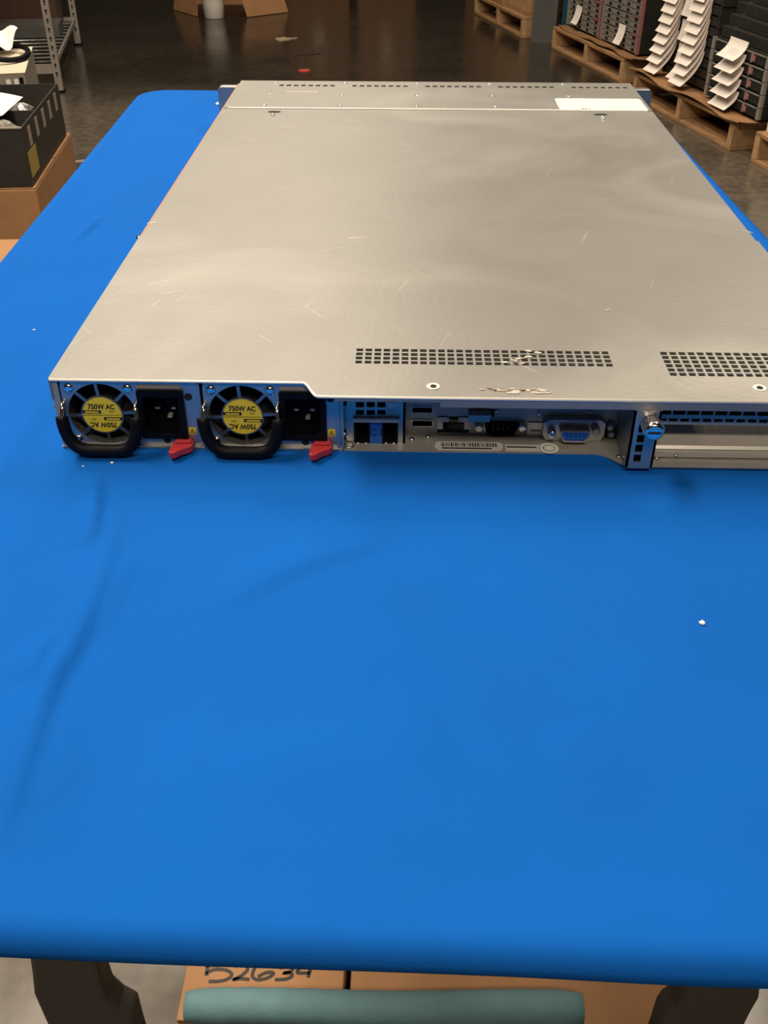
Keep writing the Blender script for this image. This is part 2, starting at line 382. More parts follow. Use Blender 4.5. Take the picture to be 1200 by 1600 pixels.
for b in Bs:
    for a in As:
        # signed distance to the rounded rectangle
        qx, qy = abs(a-TW/2)-(TW/2-RC), abs(b-TL_/2)-(TL_/2-RC)
        sx, sy = (1 if a > TW/2 else -1), (1 if b > TL_/2 else -1)
        if qx > 0 and qy > 0: dd = math.hypot(qx, qy); nx, ny = qx/dd*sx, qy/dd*sy; d = dd-RC
        elif qx > qy: nx, ny, d = sx, 0, qx-RC
        else: nx, ny, d = 0, sy, qy-RC
        d += RE*.9
        if d <= 0:
            p = tw(a, b, ZT); z = wrinkle(p.x, p.y)*min(1, -d/.02); cl.v.append((p.x, p.y, ZT+z))
        else:
            d = min(d, ext); bx, by = a-nx*d, b-ny*d
            if qx > 0 and qy > 0: bx, by = TW/2+sx*(TW/2-RC)+nx*(RC-RE*.9), TL_/2+sy*(TL_/2-RC)+ny*(RC-RE*.9)
            else:
                if nx: bx = TW/2+sx*(TW/2-RE*.9)
                else: by = TL_/2+sy*(TL_/2-RE*.9)
            al = d/RE
            if al < math.pi/2: o_, z = RE*math.sin(al), -RE*(1-math.cos(al))
            else:
                e_ = d-RE*math.pi/2; sag = .0025*noise.noise(Vector((bx*9, by*9, 3)))
                if e_ < DROP: o_, z = RE+sag*(e_/DROP), -RE-e_
                else: o_, z = RE+sag-(e_-DROP)*.9, -RE-DROP-.004*math.sin(min(1, (e_-DROP)/.01)*1.57)
            p = tw(bx+nx*o_, by+ny*o_, ZT+z); cl.v.append(tuple(p))
na = len(As)
for j in range(len(Bs)-1):
    for i in range(na-1): cl.f.append((j*na+i, j*na+i+1, (j+1)*na+i+1, (j+1)*na+i)); cl.sm.append(True)
cloth = tag(cl.build('table_cloth', 'cloth'), 'fitted bright blue cloth stretched over the work table', 'table cloth')

tb = thing('work_table', 'narrow folding work table hidden under the blue cloth, dark grey legs', 'table', tw(TW/2, TL_/2, 0))
T0 = tb.location.copy()
top = MB()
rr = []
for cx, cy, a0 in ((TW-RC, RC, -90), (TW-RC, TL_-RC, 0), (RC, TL_-RC, 90), (RC, RC, 180)):
    for k in range(7):
        g = R(a0+15*k); rr.append((cx+(RC-.014)*math.cos(g), cy+(RC-.014)*math.sin(g)))
top.prism([((tw(a, b, 0)-T0).x, (tw(a, b, 0)-T0).y) for a, b in rr], 'z', ZT-.0132, ZT-.0062)
top.build('table_top', 'plastic_white', tb)
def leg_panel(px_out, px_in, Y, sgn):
    # dark outline under the table traced on an upright plane, built as a leg and carried on to the top and to the floor
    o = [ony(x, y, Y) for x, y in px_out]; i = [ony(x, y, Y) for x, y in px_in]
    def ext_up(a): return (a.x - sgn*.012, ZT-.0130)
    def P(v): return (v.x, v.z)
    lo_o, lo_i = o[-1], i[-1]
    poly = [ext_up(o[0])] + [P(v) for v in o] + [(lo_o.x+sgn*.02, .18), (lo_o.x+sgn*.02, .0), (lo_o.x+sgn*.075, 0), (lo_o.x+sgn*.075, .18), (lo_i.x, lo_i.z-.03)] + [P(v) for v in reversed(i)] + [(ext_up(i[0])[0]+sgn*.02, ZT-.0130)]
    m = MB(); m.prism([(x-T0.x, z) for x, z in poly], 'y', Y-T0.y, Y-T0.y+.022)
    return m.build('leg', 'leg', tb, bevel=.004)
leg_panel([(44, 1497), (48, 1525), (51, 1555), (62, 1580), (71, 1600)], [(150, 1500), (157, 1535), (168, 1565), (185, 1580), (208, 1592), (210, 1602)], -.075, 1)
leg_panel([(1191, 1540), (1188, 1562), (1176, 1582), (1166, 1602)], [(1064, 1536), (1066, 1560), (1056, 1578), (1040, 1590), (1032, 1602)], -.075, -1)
for a in (.03, TW-.10):
    p = tw(a, TL_-.16, 0)-T0; MB().box(p.x, p.x+.045, p.y, p.y+.03, 0, ZT-.0130).build('leg', 'leg', tb, bevel=.004)

# crumbs and lint on the cloth
def crumb(px, py, r, label, name='paper_crumb', m='crumb', flat=.55):
    p = onz(px, py, ZT); b = MB()
    seg, rings = 8, 5; i0 = 0
    for k in range(rings):
        th = math.pi*(k+.5)/rings
        for j in range(seg):
            ph = 2*math.pi*j/seg; rad = r*(1+.25*random.uniform(-1, 1)); b.v.append((rad*math.sin(th)*math.cos(ph)*1.2, rad*math.sin(th)*math.sin(ph), rad*flat*(math.cos(th)+1)))
    for k in range(rings-1):
        for j in range(seg): b.f.append((k*seg+j, (k+1)*seg+j, (k+1)*seg+(j+1) % seg, k*seg+(j+1) % seg)); b.sm.append(True)
    b.f.append(tuple(range(seg))); b.sm.append(True); b.f.append(tuple((rings-1)*seg+j for j in range(seg-1, -1, -1))); b.sm.append(True)
    zz = wrinkle(p.x, p.y)
    return tag(b.build(name, m, loc=(p.x, p.y, ZT+zz-r*.1)), label, 'crumb')
crumb(1098, 971, .0013, 'small white crumb lying alone on the open blue cloth')
crumb(341, 162, .0026, 'white crumb on blue cloth beside the far corner ear of the server')
crumb(175, 720, .0008, 'tiny white fleck on the cloth in front of the power supply fan')
crumb(129, 724, .0006, 'faint lint fleck on the cloth by the rear server corner', flat=.4)
crumb(590, 1437, .0007, 'tiny pale fleck on the cloth close to the table edge', flat=.4)
crumb(52, 510, .0008, 'tiny pale fleck on the cloth away from the server side', flat=.4)

# ------------------------------------------------------------------ the server
mm = .001
SV = thing('rack_server', 'flat silver rack server with galvanised lid lying on the blue cloth', 'server', (0, 0, ZT))
OFF = (0, 0, HS)                # part coordinates: z counted from the lid top
SW, SD = .426, .695
def sb(b, name, m, parent=SV, **k): return b.build(name, m, parent, off=OFF, **k)
# lid (rear and middle)
hL = [(.1584+.00494*i, .1584+.00494*i+.0036, .0216+.00486*j, .0216+.00486*j+.0033) for i in range(28) for j in range(4)]
hR = [(.3235+.00494*i, .3235+.00494*i+.0037, .0120+.00486*j, .0120+.00486*j+.0035) for i in range(18) for j in range(6)]
lid = MB()
lid.holed([(0, SW, 0, .2128), (.0015, SW-.0015, .2128, .5725)], hL+hR+[(.1984, .2008, -.0, .0001)], -.0012, 0)
# rear overhang with its S-shaped step
sc = [(.1324, 0)] + [(.1324+.0091*t, -.0144*(3*t*t-2*t**3)) for t in [k/10 for k in range(1, 11)]] + [(.150, -.0145), (SW, -.0145), (SW, 0)]
lid.prism(sc, 'z', -.0012, 0)
lid.box(.150, .203, -.0145, -.0135, -.0030, -.0002); lid.box(.203, SW, -.0145, -.0135, -.0058, -.0002)   # turned-down rear flange
lid.box(0, .0012, 0, .2128, -.012, -.0005); lid.box(SW-.0012, SW, -.0135, .2128, -.012, -.0005)
lid_o = sb(lid, 'lid', 'lid')
er = [(.0006, 0.0, -.0008)]+[(x, y+.0002, -.0008) for x, y in sc[:-2]]+[(SW-.0006, -.0143, -.0008)]
sb(MB().tube(er, .00085, 8), 'rolled_edge', 'edge', lid_o)
sb(MB().tube([(.0006, .0004, -.0008), (.0006, .2126, -.0008)], .0008, 8), 'rolled_edge', 'edge', lid_o)
lid_o['label'] = 'galvanised sliding lid with two perforated vents'
fp = MB()
fh = [(x0+.0078*i-.0024, x0+.0078*i+.0024, .6698, .6764) for x0 in (.0482, .1265, .2048, .2826, .3606) for i in range(8)]
fp.holed([(.0015, SW-.0015, .5735, SD)], fh, -.0014, .0003)
fpo = sb(fp, 'front_cover', 'lid'); 
sb(MB().box(.006, SW-.006, .5708, .5738, -.001, .0009), 'seam_edge', 'edge')
for x in (.0407, .116, .1937, .272, .3504):
    for y in (.686, .631, .586):
        if x > .33 and y < .63: continue
        sb(MB().lathe([(.0024, .0002), (.0022, .0008), (.001, .0012)], (x, y, 0), 12), 'rivet', 'chrome', fpo)
lb = MB(); pts = []
for cx, cy, a0 in ((.417, .578, -90), (.417, .618, 0), (.338, .618, 90), (.338, .578, 180)):
    for k in range(5): g = R(a0+22.5*k); pts.append((cx+.004*math.cos(g), cy+.004*math.sin(g)))
lb.prism(pts, 'z', .0003, .0006); lbo = sb(lb, 'lid_sticker', 'sticker', fpo); lbo['label'] = 'blank cream sticker'
ink = MB()
for k in range(3):
    x = .3555+.0035*k; ink.box(x, x+.0022, .5765, .5795-.0006*k, .0006, .0007)
sb(ink, 'print_mark', 'ink', fpo)
sb(MB().box(.0557, .0892, .6428, .6438, .0002, .0005), 'scribe_line', 'sticker', fpo)
for x, y in ((.0533, .5590), (.3715, .5580)):
    s_ = MB()
    s_.prism([(x+.0065*math.cos(t*.5236), y+.0035*math.sin(t*.5236)) for t in range(12)], 'z', 0, .0003); lo = sb(s_, 'latch_slot', 'void', lid_o)
    sb(MB().lathe([(.0016, 0), (.0014, .001), (.0006, .0014)], (x, y-.010, 0), 10), 'rivet', 'chrome', lid_o)
    sb(MB().lathe([(.0016, 0), (.0014, .001), (.0006, .0014)], (x+.0005, y-.016, 0), 10), 'rivet', 'chrome', lid_o)
for x, y in ((.1996, -.0034), (.3662, -.0005)):
    sb(MB().lathe([(.0036, 0), (.0034, .0004), (.0022, .0003), (.0018, .0001)], (x, y, 0), 18), 'countersink', 'sticker', lid_o)
    sb(MB().lathe([(.0017, .0001), (.0016, .0005)], (x, y, 0), 8), 'screw_head', 'void', lid_o)
# sticker residue
rs = MB()
for k in range(26):
    x, y = random.uniform(.222, .258), random.uniform(-.0095, -.0050); a, b_ = random.uniform(.0008, .003), random.uniform(.0004, .0012)
    rs.prism([(x+a*math.cos(t*1.05+k), y+b_*math.sin(t*1.05+k)) for t in range(6)], 'z', 0, .0002+.00001*k)
sb(rs, 'sticker_residue', 'residue', lid_o)['kind'] = 'stuff'
rs = MB()
for x, y, a in ((.2285, -.0056, .0016), (.2345, -.0058, .0014), (.2385, -.0068, .0016), (.2445, -.0064, .0018), (.2495, -.0060, .0014), (.231, -.0066, .0009)):
    rs.prism([(x+a*math.cos(t*1.05), y+.0007*math.sin(t*1.05+x*900)) for t in range(6)], 'z', .0001, .0006)
sb(rs, 'residue_mark', 'rail', lid_o)['kind'] = 'stuff'
rs = MB()
for x, y in ((.252, .0385), (.257, .0365), (.2545, .0345), (.249, .030), (.246, .0290), (.2435, .0270), (.238, .0245), (.2415, .0225), (.247, .0232), (.2515, .0315)):
    rs.prism([(x+.0022*math.cos(t*1.05+x*500), y+.0011*math.sin(t*1.05)) for t in range(6)], 'z', .0001, .0004)
sb(rs, 'sticker_residue', 'residue', lid_o)['kind'] = 'stuff'
# dark scuffs
for px, py, a, ang in ((238, 348, .004, .4), (1168, 362, .004, -.6), (555, 372, .006, .1), (950, 484, .003, .8)):
    p = onz(px, py, ZL); b = MB(); b.prism([(p.x+a*math.cos(t*.63)*math.cos(ang)-.0011*math.sin(t*.63)*math.sin(ang), p.y+a*math.cos(t*.63)*math.sin(ang)+.0011*math.sin(t*.63)*math.cos(ang)) for t in range(10)], 'z', 0, .00012)
    sb(b, 'scuff_mark', 'steel_dark', lid_o)
# chassis
ch = MB()
ch.box(0, .288, .0, SD, -HS, -HS+.0010); ch.box(.288, SW, .0, SD, -HS, -HS+.0010)
ch.prism([(.288, 0.0)] + [(.288+.017*t, -.0118*(3*t*t-2*t**3)) for t in [k/8 for k in range(1, 9)]] + [(SW, -.0118), (SW, 0)], 'z', -HS, -HS+.0010)
sb(ch, 'chassis_floor', 'steel_dark')
sb(MB().box(.0003, .0040, .0006, .2128, -HS+.001, -.0014), 'chassis_side', 'steel_dark'); sb(MB().box(SW-.003, SW-.0013, -.011, SD, -HS+.001, -.0014), 'chassis_side', 'steel_dark')
sb(MB().box(-.0016, .0013, .2132, SD-.004, -HS+.004, -.0022), 'side_rail', 'rail')
sb(MB().box(.0045, SW-.004, .0365, SD-.005, -.030, -.028), 'circuit_board', 'board')
sb(MB().box(.004, SW-.004, SD-.004, SD, -HS, -.0015), 'front_panel', 'steel_dark')
sb(MB().lathe([(.0022, 0), (.0022, .0016), (.001, .002)], (-.0005, .211, -.002), 10), 'lid_pin', 'chrome')
sb(MB().lathe([(.0013, 0), (.0013, .0012)], (-.0004, .004, -.019), 10), 'side_rivet', 'chrome')
for s_, x0, x1 in ((-1, -.0235, .002), (1, SW-.002, SW+.0215)):
    b = MB(); b.prism([(x0, -.040), (x1, -.040), (x1, -.004), (x0+(.003 if s_ < 0 else 0), -.004), (x0, -.007)] if s_ < 0 else [(x0, -.040), (x1, -.040), (x1, -.007), (x1-.003, -.004), (x0, -.004)], 'y', .684, .694)
    sb(b, 'rack_ear', 'steel', bevel=.0006)
    xm = (x0+x1)/2 - s_*.006
    sb(MB().lathe([(.0030, .683), (.0030, .6842)], (xm+s_*.004, 0, -.020), 10, axis='y'), 'ear_hole', 'void')

# power supply (modelled once, copied)
YF = .0016
ps = MB()
fx, fz, fr = .0248, -.0216, .0180
N = 64
x0_, x1_, z0_, z1_ = .0048, .0440, -.0408, -.0022
ring, sq = [], []
for k in range(N):
    g = 2*math.pi*k/N; c_, s_ = math.cos(g), math.sin(g)
    ring.append((fx+fr*c_, fz+fr*s_))
    t = min(((x1_-fx)/c_ if c_ > 1e-9 else (x0_-fx)/c_ if c_ < -1e-9 else 9), ((z1_-fz)/s_ if s_ > 1e-9 else (z0_-fz)/s_ if s_ < -1e-9 else 9))
    sq.append((fx+t*c_, fz+t*s_))
for k in range(N):
    k2 = (k+1) % N
    ps.quad((ring[k][0], YF, ring[k][1]), (ring[k2][0], YF, ring[k2][1]), (sq[k2][0], YF, sq[k2][1]), (sq[k][0], YF, sq[k][1]))
    ps.quad((ring[k][0], YF, ring[k][1]), (ring[k][0], YF+.006, ring[k][1]), (ring[k2][0], YF+.006, ring[k2][1]), (ring[k2][0], YF, ring[k2][1]), smooth=True)
for a, c in (((x0_, z0_), (x1_, z0_)), ((x0_, z1_), (x1_, z1_))): pass
ps.holed([(.0440, .0783, -.0408, -.0022)], [(.0452, .0690, -.0350, -.0070)], YF, YF+.0012, axis='y')
ps.box(.0048, .0783, .001, .0035, -.0023, -.0012)              # top return of the face plate
ps.box(.0772, .0783, -.0006, .0028, -.0408, -.0022)                # thin edge
ps.box(.0048, .0757, .030, .032, -.0408, -.0022)               # inner bulkhead
ps.box(.0048, .0757, -.0005, .030, -.0412, -.0403)
PSU = sb(ps, 'power_supply', 'steel'); PSU['label'] = 'hot-swap power supply with caged fan, yellow round label and red latch'
gr = MB()
gr.lathe([(.0112, -.0008), (.0112, .0012), (.0100, .0012), (.0100, -.0008), (.0112, -.0008)], (fx, YF, fz), 40, axis='y', cap=False)
for k in range(8):
    g = R(45*k + (4 if k % 2 == 0 else 0)); c_, s_ = math.cos(g), math.sin(g)
    gr.obox((fx+c_*.01455, YF+.0004, fz+s_*.01455), (c_*.0036, 0, s_*.0036), (0, .0005, 0), (-s_*.00085, 0, c_*.00085))
sb(gr, 'fan_grille', 'grille', PSU)
fn = MB(); fn.lathe([(.0085, .010), (.0085, .022)], (fx, 0, fz), 24, axis='y')
for k in range(7):
    g = 2*math.pi*k/7; pr = []
    for r_ in (.008, .0125, .017):
        for dy, dg in ((.011, -.28), (.020, .28)):
            pr.append((fx+r_*math.cos(g+dg*1.1), dy, fz+r_*math.sin(g+dg*1.1)))
    fn.quad(pr[0], pr[1], pr[3], pr[2]); fn.quad(pr[2], pr[3], pr[5], pr[4])
sb(fn, 'fan', 'void', PSU)
sb(MB().lathe([(.0181, .0022), (.0184, .0270)], (fx, 0, fz), 40, axis='y', cap=False), 'fan_shade_sleeve', 'void', PSU)  # black sleeve added so the fan openings stay dark
sb(MB().box(.0050, .0438, .0275, .0295, -.0405, -.0025), 'fan_back', 'void', PSU)
lab = MB().lathe([(.0103, -.0012), (.0103, .0006)], (fx, YF, fz), 44, axis='y'); lo = sb(lab, 'round_label', 'yellow', PSU); lo['label'] = 'round yellow 750W AC label'
YI = YF-.0014
tt = MB()
def addtext(s_, size, u, v, flip=1):
    t = text_mb(s_, size, lambda a, b: (fx+u+a*1.0, YI, fz+v+b*1.2), flip, .00011 if size > .003 else 0.); i = len(tt.v); tt.v += t.v; tt.f += [tuple(i+k for k in f) for f in t.f]; tt.sm += t.sm
addtext('750W AC', .0034, .0002, .0050); addtext('750W AC', .0034, -.0002, -.0056, -1)
addtext('50W', .0014, .0055, .0022); addtext('50W', .0014, -.0048, -.0024, -1)
for a, b_, c, d in ((-.0103, -.0003, .0010, .0029), (.0006, .0103, -.0030, -.0011)):
    tt.quad((fx+a, YI+.0001, fz+c), (fx+b_, YI+.0001, fz+c), (fx+b_, YI+.0001, fz+d), (fx+a, YI+.0001, fz+d))
tt.quad((fx-.0100, YI+.0001, fz-.0001), (fx+.0100, YI+.0001, fz-.0001), (fx+.0100, YI+.0001, fz+.0002), (fx-.0100, YI+.0001, fz+.0002))
to = sb(tt, 'label_print', 'ink', PSU); to['label'] = 'black print 750W AC, upright and upside down'
for a, c in ((-.0052, .0019), (.0056, -.0021)):
    sb(MB().box(fx+a-.0036, fx+a+.0036, YI-.0001, YI, fz+c-.0004, fz+c+.0004), 'label_stripe', 'yellow', PSU)
for x, z in ((.0093, -.0061), (.0402, -.0061), (.0093, -.0372), (.0402, -.0372)):
    sb(MB().lathe([(.0009, -.0014), (.0022, -.0012), (.0026, -.0004), (.0026, .0006)], (x, YF, z), 16, axis='y'), 'screw', 'chrome', PSU)
# handle: steel pivots and a black sleeve
hp = smooth_path([(.0052, -.0015, -.0155), (.0050, -.0050, -.0215), (.0066, -.0068, -.0295), (.0104, -.0078, -.0355), (.0160, -.0082, -.0380), (.0250, -.0082, -.0382), (.0345, -.0082, -.0380), (.0402, -.0078, -.0355), (.0432, -.0068, -.0295), (.0444, -.0050, -.0215), (.0438, -.0015, -.0155)], 5)
n = len(hp)
sb(MB().tube(hp[4:-4], .0034, 12), 'handle_sleeve', 'black', PSU)
sb(MB().tube([(.0052, .003, -.0145), (.0052, -.0010, -.0148), (.0052, -.0028, -.0170)]+hp[3:6], .0012, 8), 'handle_wire', 'chrome', PSU)
sb(MB().tube(hp[-6:-3]+[(.0438, -.0028, -.0170), (.0438, -.0010, -.0148), (.0438, .003, -.0145)], .0012, 8), 'handle_wire', 'chrome', PSU)
# mains inlet
il = MB()
il.holed([(.0448, .0692, -.0352, -.0068)], [(.0478, .0662, -.0322, -.0098)], YF-.0022, YF+.001, axis='y')
il.prism([(.0478, -.0290), (.0512, -.0322), (.0478, -.0322)], 'y', YF-.0020, YF+.012); il.prism([(.0662, -.0290), (.0662, -.0322), (.0628, -.0322)], 'y', YF-.0020, YF+.012)
il.box(.0470, .0670, YF+.012, YF+.013, -.0330, -.009); il.box(.0468, .0478, YF, YF+.0125, -.0325, -.0095); il.box(.0662, .0672, YF, YF+.0125, -.0325, -.0095); il.box(.0470, .0670, YF, YF+.0125, -.0332, -.0322); il.box(.0470, .0670, YF, YF+.0125, -.0098, -.0088)
ilo = sb(il, 'mains_inlet', 'black', PSU)
for x, z in ((.0570, -.0145), (.0525, -.0215), (.0612, -.0215), (.0585, -.0268)):
    sb(MB().box(x-.0012, x+.0012, YF+.007, YF+.012, z-.0005, z+.0005), 'pin', 'steel_dark', PSU)
sb(MB().box(.0452, .0680, YF-.0008, YF+.0002, -.0056, -.0040), 'label_strip', 'tan', PSU)
sb(MB().lathe([(.0021, -.0003), (.0021, .0003)], (.0716, YF, -.0105), 18, axis='y'), 'status_light', 'void', PSU)
sb(MB().lathe([(.0020, -.0003), (.0020, .0003)], (.0574, YF, -.0372), 16, axis='y'), 'lock_hole', 'void', PSU)
sb(MB().box(.0697, .0736, YF-.0003, YF+.0003, -.0331, -.0291), 'warning_label', 'yellow', PSU)
wl = MB(); wx, wz = .07165, -.0313
for a, b_ in (((-.0014, -.0011), (.0014, -.0011)), ((.0014, -.0011), (0, .0014)), ((0, .0014), (-.0014, -.0011)), ((0, -.0006), (0, .0007))):
    stroke(wl, [a, b_], .0004, lambda u, v, t: (wx+u, t, wz+v), YF-.0004)
sb(wl, 'warning_triangle', 'ink', PSU)
lt = MB(); lt.prism([(.0612, .0014), (.0720, .0014), (.0722, -.0042), (.0704, -.0062), (.0672, -.0082), (.0640, -.0118), (.0612, -.0122), (.0602, -.0100)], 'z', -.0408, -.0366)
lt.box(.0622, .0712, -.003, .0014, -.0366, -.0352)
lto = sb(lt, 'latch', 'red', PSU, bevel=.0007); lto['label'] = 'red plastic release latch'
ps2 = copy_tree(PSU, SV); ps2.location = (.0746, 0, 0)

# network adapter panel
YN = .0075
def pn(px, py, y): p = ony(px, py, y); return p.x, p.z-ZL
z3 = lambda x, y: (520+x/4.615, 580+y/4.615)
z4 = lambda x, y: (740+x/4.615, 580+y/4.615)
z5 = lambda x, y: (940+x/4.615, 580+y/4.615)
def prect(f, x0, y0, x1, y1, Y):
    a, b = pn(*f(x0, y0), Y), pn(*f(x1, y1), Y); return (min(a[0], b[0]), max(a[0], b[0]), min(a[1], b[1]), max(a[1], b[1]))
nb = MB()
vh = [prect(z3, 165+78*i, 222+58*j, 225+78*i, 262+52*j, YN) for i in range(4) for j in range(2)]
pr_ = prect(z3, 150, 365, 470, 520, YN)
xl = pn(*z3(40, 400), YN)[0]; xr = pn(*z3(522, 400), YN)[0]
hol = [prect(z3, 62, 415, 100, 495, YN), prect(z3, 60, 215, 100, 250, YN)]
nb.holed([(xl, xr, -.0408, -.0025)], vh+[pr_]+hol, YN, YN+.001, axis='y')
nb.box(xl, xl+.0012, 0.0, YN, -.0408, -.0025)
na_o = sb(nb, 'network_adapter', 'steel'); na_o['label'] = 'network adapter plate with two square jacks and small vents'
sb(MB().box(xl, xr, YN+.014, YN+.015, -.0405, -.003), 'adapter_back', 'void', na_o)
bx = prect(z3, 268, 365, 355, 520, YN)
sb(MB().box(bx[0], bx[1], YN-.0006, YN+.010, bx[2], bx[3]), 'jack_divider', 'blueplastic', na_o)
ar = MB()
for v0 in (420, 460):
    c = pn(*z3(305, v0), YN-.0007); ar.quad((c[0]-.0010, YN-.0008, c[1]-.0008), (c[0]+.0014, YN-.0008, c[1]), (c[0]-.0010, YN-.0008, c[1]+.0008))
for u0 in (272, 348):
    c = pn(*z3(u0, 440), YN-.0007); ar.quad((c[0]-.0004, YN-.0008, c[1]-.0022), (c[0]+.0004, YN-.0008, c[1]-.0022), (c[0]+.0004, YN-.0008, c[1]+.0022), (c[0]-.0004, YN-.0008, c[1]+.0022))
sb(ar, 'arrow_mark', 'navy', na_o)
for a, b_ in ((152, 268), (356, 468)):
    r_ = prect(z3, a, 365, b_, 520, YN); k = MB()
    k.holed([r_], [(r_[0]+.0012, r_[1]-.0012, r_[2]+.0015, r_[3]-.0012)], YN-.0005, YN+.010, axis='y'); k.box(r_[0], r_[1], YN+.010, YN+.0108, r_[2], r_[3])
    sb(k, 'network_jack', 'black', na_o)
    for u in (.25, .75):
        x = r_[0]+(r_[1]-r_[0])*u; sb(MB().box(x-.0006, x+.0006, YN-.0009, YN+.001, r_[2]+.0002, r_[2]+.0010), 'jack_light', 'chrome', na_o)
r_ = prect(z3, 148, 322, 478, 362, YN); sb(MB().box(r_[0], r_[1], YN-.0022, YN, r_[2]+.0004, r_[3]-.0003), 'tan_ledge', 'greysticker', na_o)
r_ = prect(z3, 398, 222, 465, 262, YN); sb(MB().box(r_[0], r_[1], YN-.0004, YN+.003, r_[2], r_[3]), 'vent_plug', 'sticker', na_o)
r_ = prect(z3, 398, 280, 460, 312, YN); sb(MB().box(r_[0], r_[1], YN-.0002, YN+.003, r_[2], r_[3]), 'vent_plug', 'greysticker', na_o)
c = pn(*z3(82, 460), YN-.001); sb(MB().lathe([(.0012, -.002), (.0016, -.001), (.0016, .001)], (c[0], YN, c[1]), 12, axis='y'), 'screw', 'chrome', na_o)
c = pn(*z3(115, 545), .0035); sb(MB().lathe([(.0032, 0), (.003, .0006), (.0018, .0008)], (c[0], .0042, -HS+.001), 16), 'floor_screw', 'steel', na_o)

# system i/o panel
YP = .018
def ior(f, *a, Y=YP): return prect(f, *a, Y)
usb = [ior(z3, 567, 250, 723, 303), ior(z3, 567, 345, 723, 400)]
rj = ior(z3, 795, 358, 945, 440); rjt = ior(z3, 838, 325, 905, 358)
db = ior(z4, 78, 358, 312, 440)
slot = ior(z4, 410, 408, 484, 428)
ip = MB(); xr2 = pn(*z4(1095, 400), YP)[0]
ip.holed([(xr, xr2, -.0408, -.0030)], usb+[rj, rjt, db, slot], YP, YP+.001, axis='y')
ip.box(xr-.0012, xr, YN, YP, -.0408, -.0025)
# stepped ledge in front of the upper edge (bends towards the rear over the jack)
r0 = prect(z3, 790, 268, 1000, 320, YP-.004)
io_ = sb(ip, 'rear_connector_panel', 'steel_dark')
sb(MB().box(xr, xr2, YP+.016, YP+.017, -.0405, -.003), 'panel_back', 'void', io_)
for r_ in usb:
    k = MB(); k.holed([r_], [(r_[0]+.0006, r_[1]-.0006, r_[2]+.0006, r_[3]-.0006)], YP-.0006, YP+.012, axis='y'); uo = sb(k, 'usb_port', 'steel', io_)
    sb(MB().box(r_[0]+.0010, r_[1]-.0010, YP+.001, YP+.012, (r_[2]+r_[3])/2+.0001, r_[3]-.0010), 'usb_tongue', 'black', io_)
rr_ = ior(z3, 757, 325, 980, 442)
k = MB(); k.holed([rr_], [rj, rjt, (rr_[0], rj[0], rr_[2], rr_[2]+.0026), (rj[1], rr_[1], rr_[2], rr_[2]+.0026)], YP-.0012, YP+.0002, axis='y'); sb(k, 'ethernet_port', 'steel', io_)
sb(MB().box(rr_[0], rr_[1], YP-.0005, YP+.0004, rr_[2], rr_[2]+.0024), 'ethernet_lip', 'void', io_)
sb(MB().box(rj[0]-.0005, rj[1]+.0005, YP+.010, YP+.011, rj[2]-.001, rjt[3]).box(rj[0]-.0005, rj[1]+.0005, YP+.0012, YP+.010, rj[2]-.0012, rj[2]-.0002), 'ethernet_cavity', 'void', io_)
# blue-grey tab above the serial port
r_ = prect(z3, 980, 315, 1130, 365, YP-.006); sb(MB().box(r_[0], r_[1], YP-.0065, YP-.0055, r_[2], r_[3]).box(r_[0], r_[0]+.012, YP-.006, YP, r_[3]-.001, r_[3]), 'bent_tab', 'steel', io_)
for f, a in ((z3, (985, 275, 1015, 312)), (z3, (1030, 272, 1090, 312)), (z3, (1108, 275, 1165, 325))):
    r_ = ior(f, *a); sb(MB().box(r_[0], r_[1], YP-.0006, YP, r_[2], r_[3]), 'panel_vent', 'void', io_)
# serial port: D-shaped shell
def dshape(r_, inset=0, taper=.0014):
    x0, x1, z0, z1 = r_[0]+inset, r_[1]-inset, r_[2]+inset, r_[3]-inset
    return [(x0+taper+.0012, z0), (x1-taper-.0012, z0), (x1-taper, z0+.001), (x1, z1-.001), (x1-.001, z1), (x0+.001, z1), (x0, z1-.001), (x0+taper, z0+.001)]
def dring(b, po, pi, y0, y1):
    n = len(po)
    for k in range(n):
        j = (k+1) % n
        b.quad((po[k][0], y0, po[k][1]), (po[j][0], y0, po[j][1]), (pi[j][0], y0, pi[j][1]), (pi[k][0], y0, pi[k][1]))
        b.quad((po[k][0], y1, po[k][1]), (po[j][0], y1, po[j][1]), (po[j][0], y0, po[j][1]), (po[k][0], y0, po[k][1]))
        b.quad((pi[k][0], y0, pi[k][1]), (pi[j][0], y0, pi[j][1]), (pi[j][0], y1, pi[j][1]), (pi[k][0], y1, pi[k][1]))
k = MB(); dring(k, dshape(db), dshape(db, .0006), YP-.004, YP+.006); so = sb(k, 'serial_port', 'black', io_)
k = MB(); k.prism(dshape(db, .0005), 'y', YP+.004, YP+.006); sb(k, 'serial_insert', 'void', io_)
for row, nn in ((0, 5), (1, 4)):
    for i in range(nn):
        x = (db[0]+db[1])/2+(i-(nn-1)/2)*.0027; z = (db[2]+db[3])/2+(.0014 if row == 0 else -.0014)
        sb(MB().lathe([(.0004, -.001), (.0005, .004)], (x, YP, z), 6, axis='y'), 'serial_pin', 'steel_dark', io_)
for f, a in ((z4, (38, 402)), (z4, (350, 402)), (z3, (1045, 402))):
    c = pn(*f(*a), YP-.003)
    if f is z3: continue
    sb(MB().lathe([(.0013, -.005), (.0024, -.0048), (.0024, .0)], (c[0], YP, c[1]), 6, axis='y'), 'jack_screw', 'chrome', io_)
r_ = ior(z4, 392, 365, 500, 470); k = MB(); k.holed([r_], [slot], YP-.0008, YP-.0001, axis='y'); sb(k, 'button_plate', 'steel', io_)
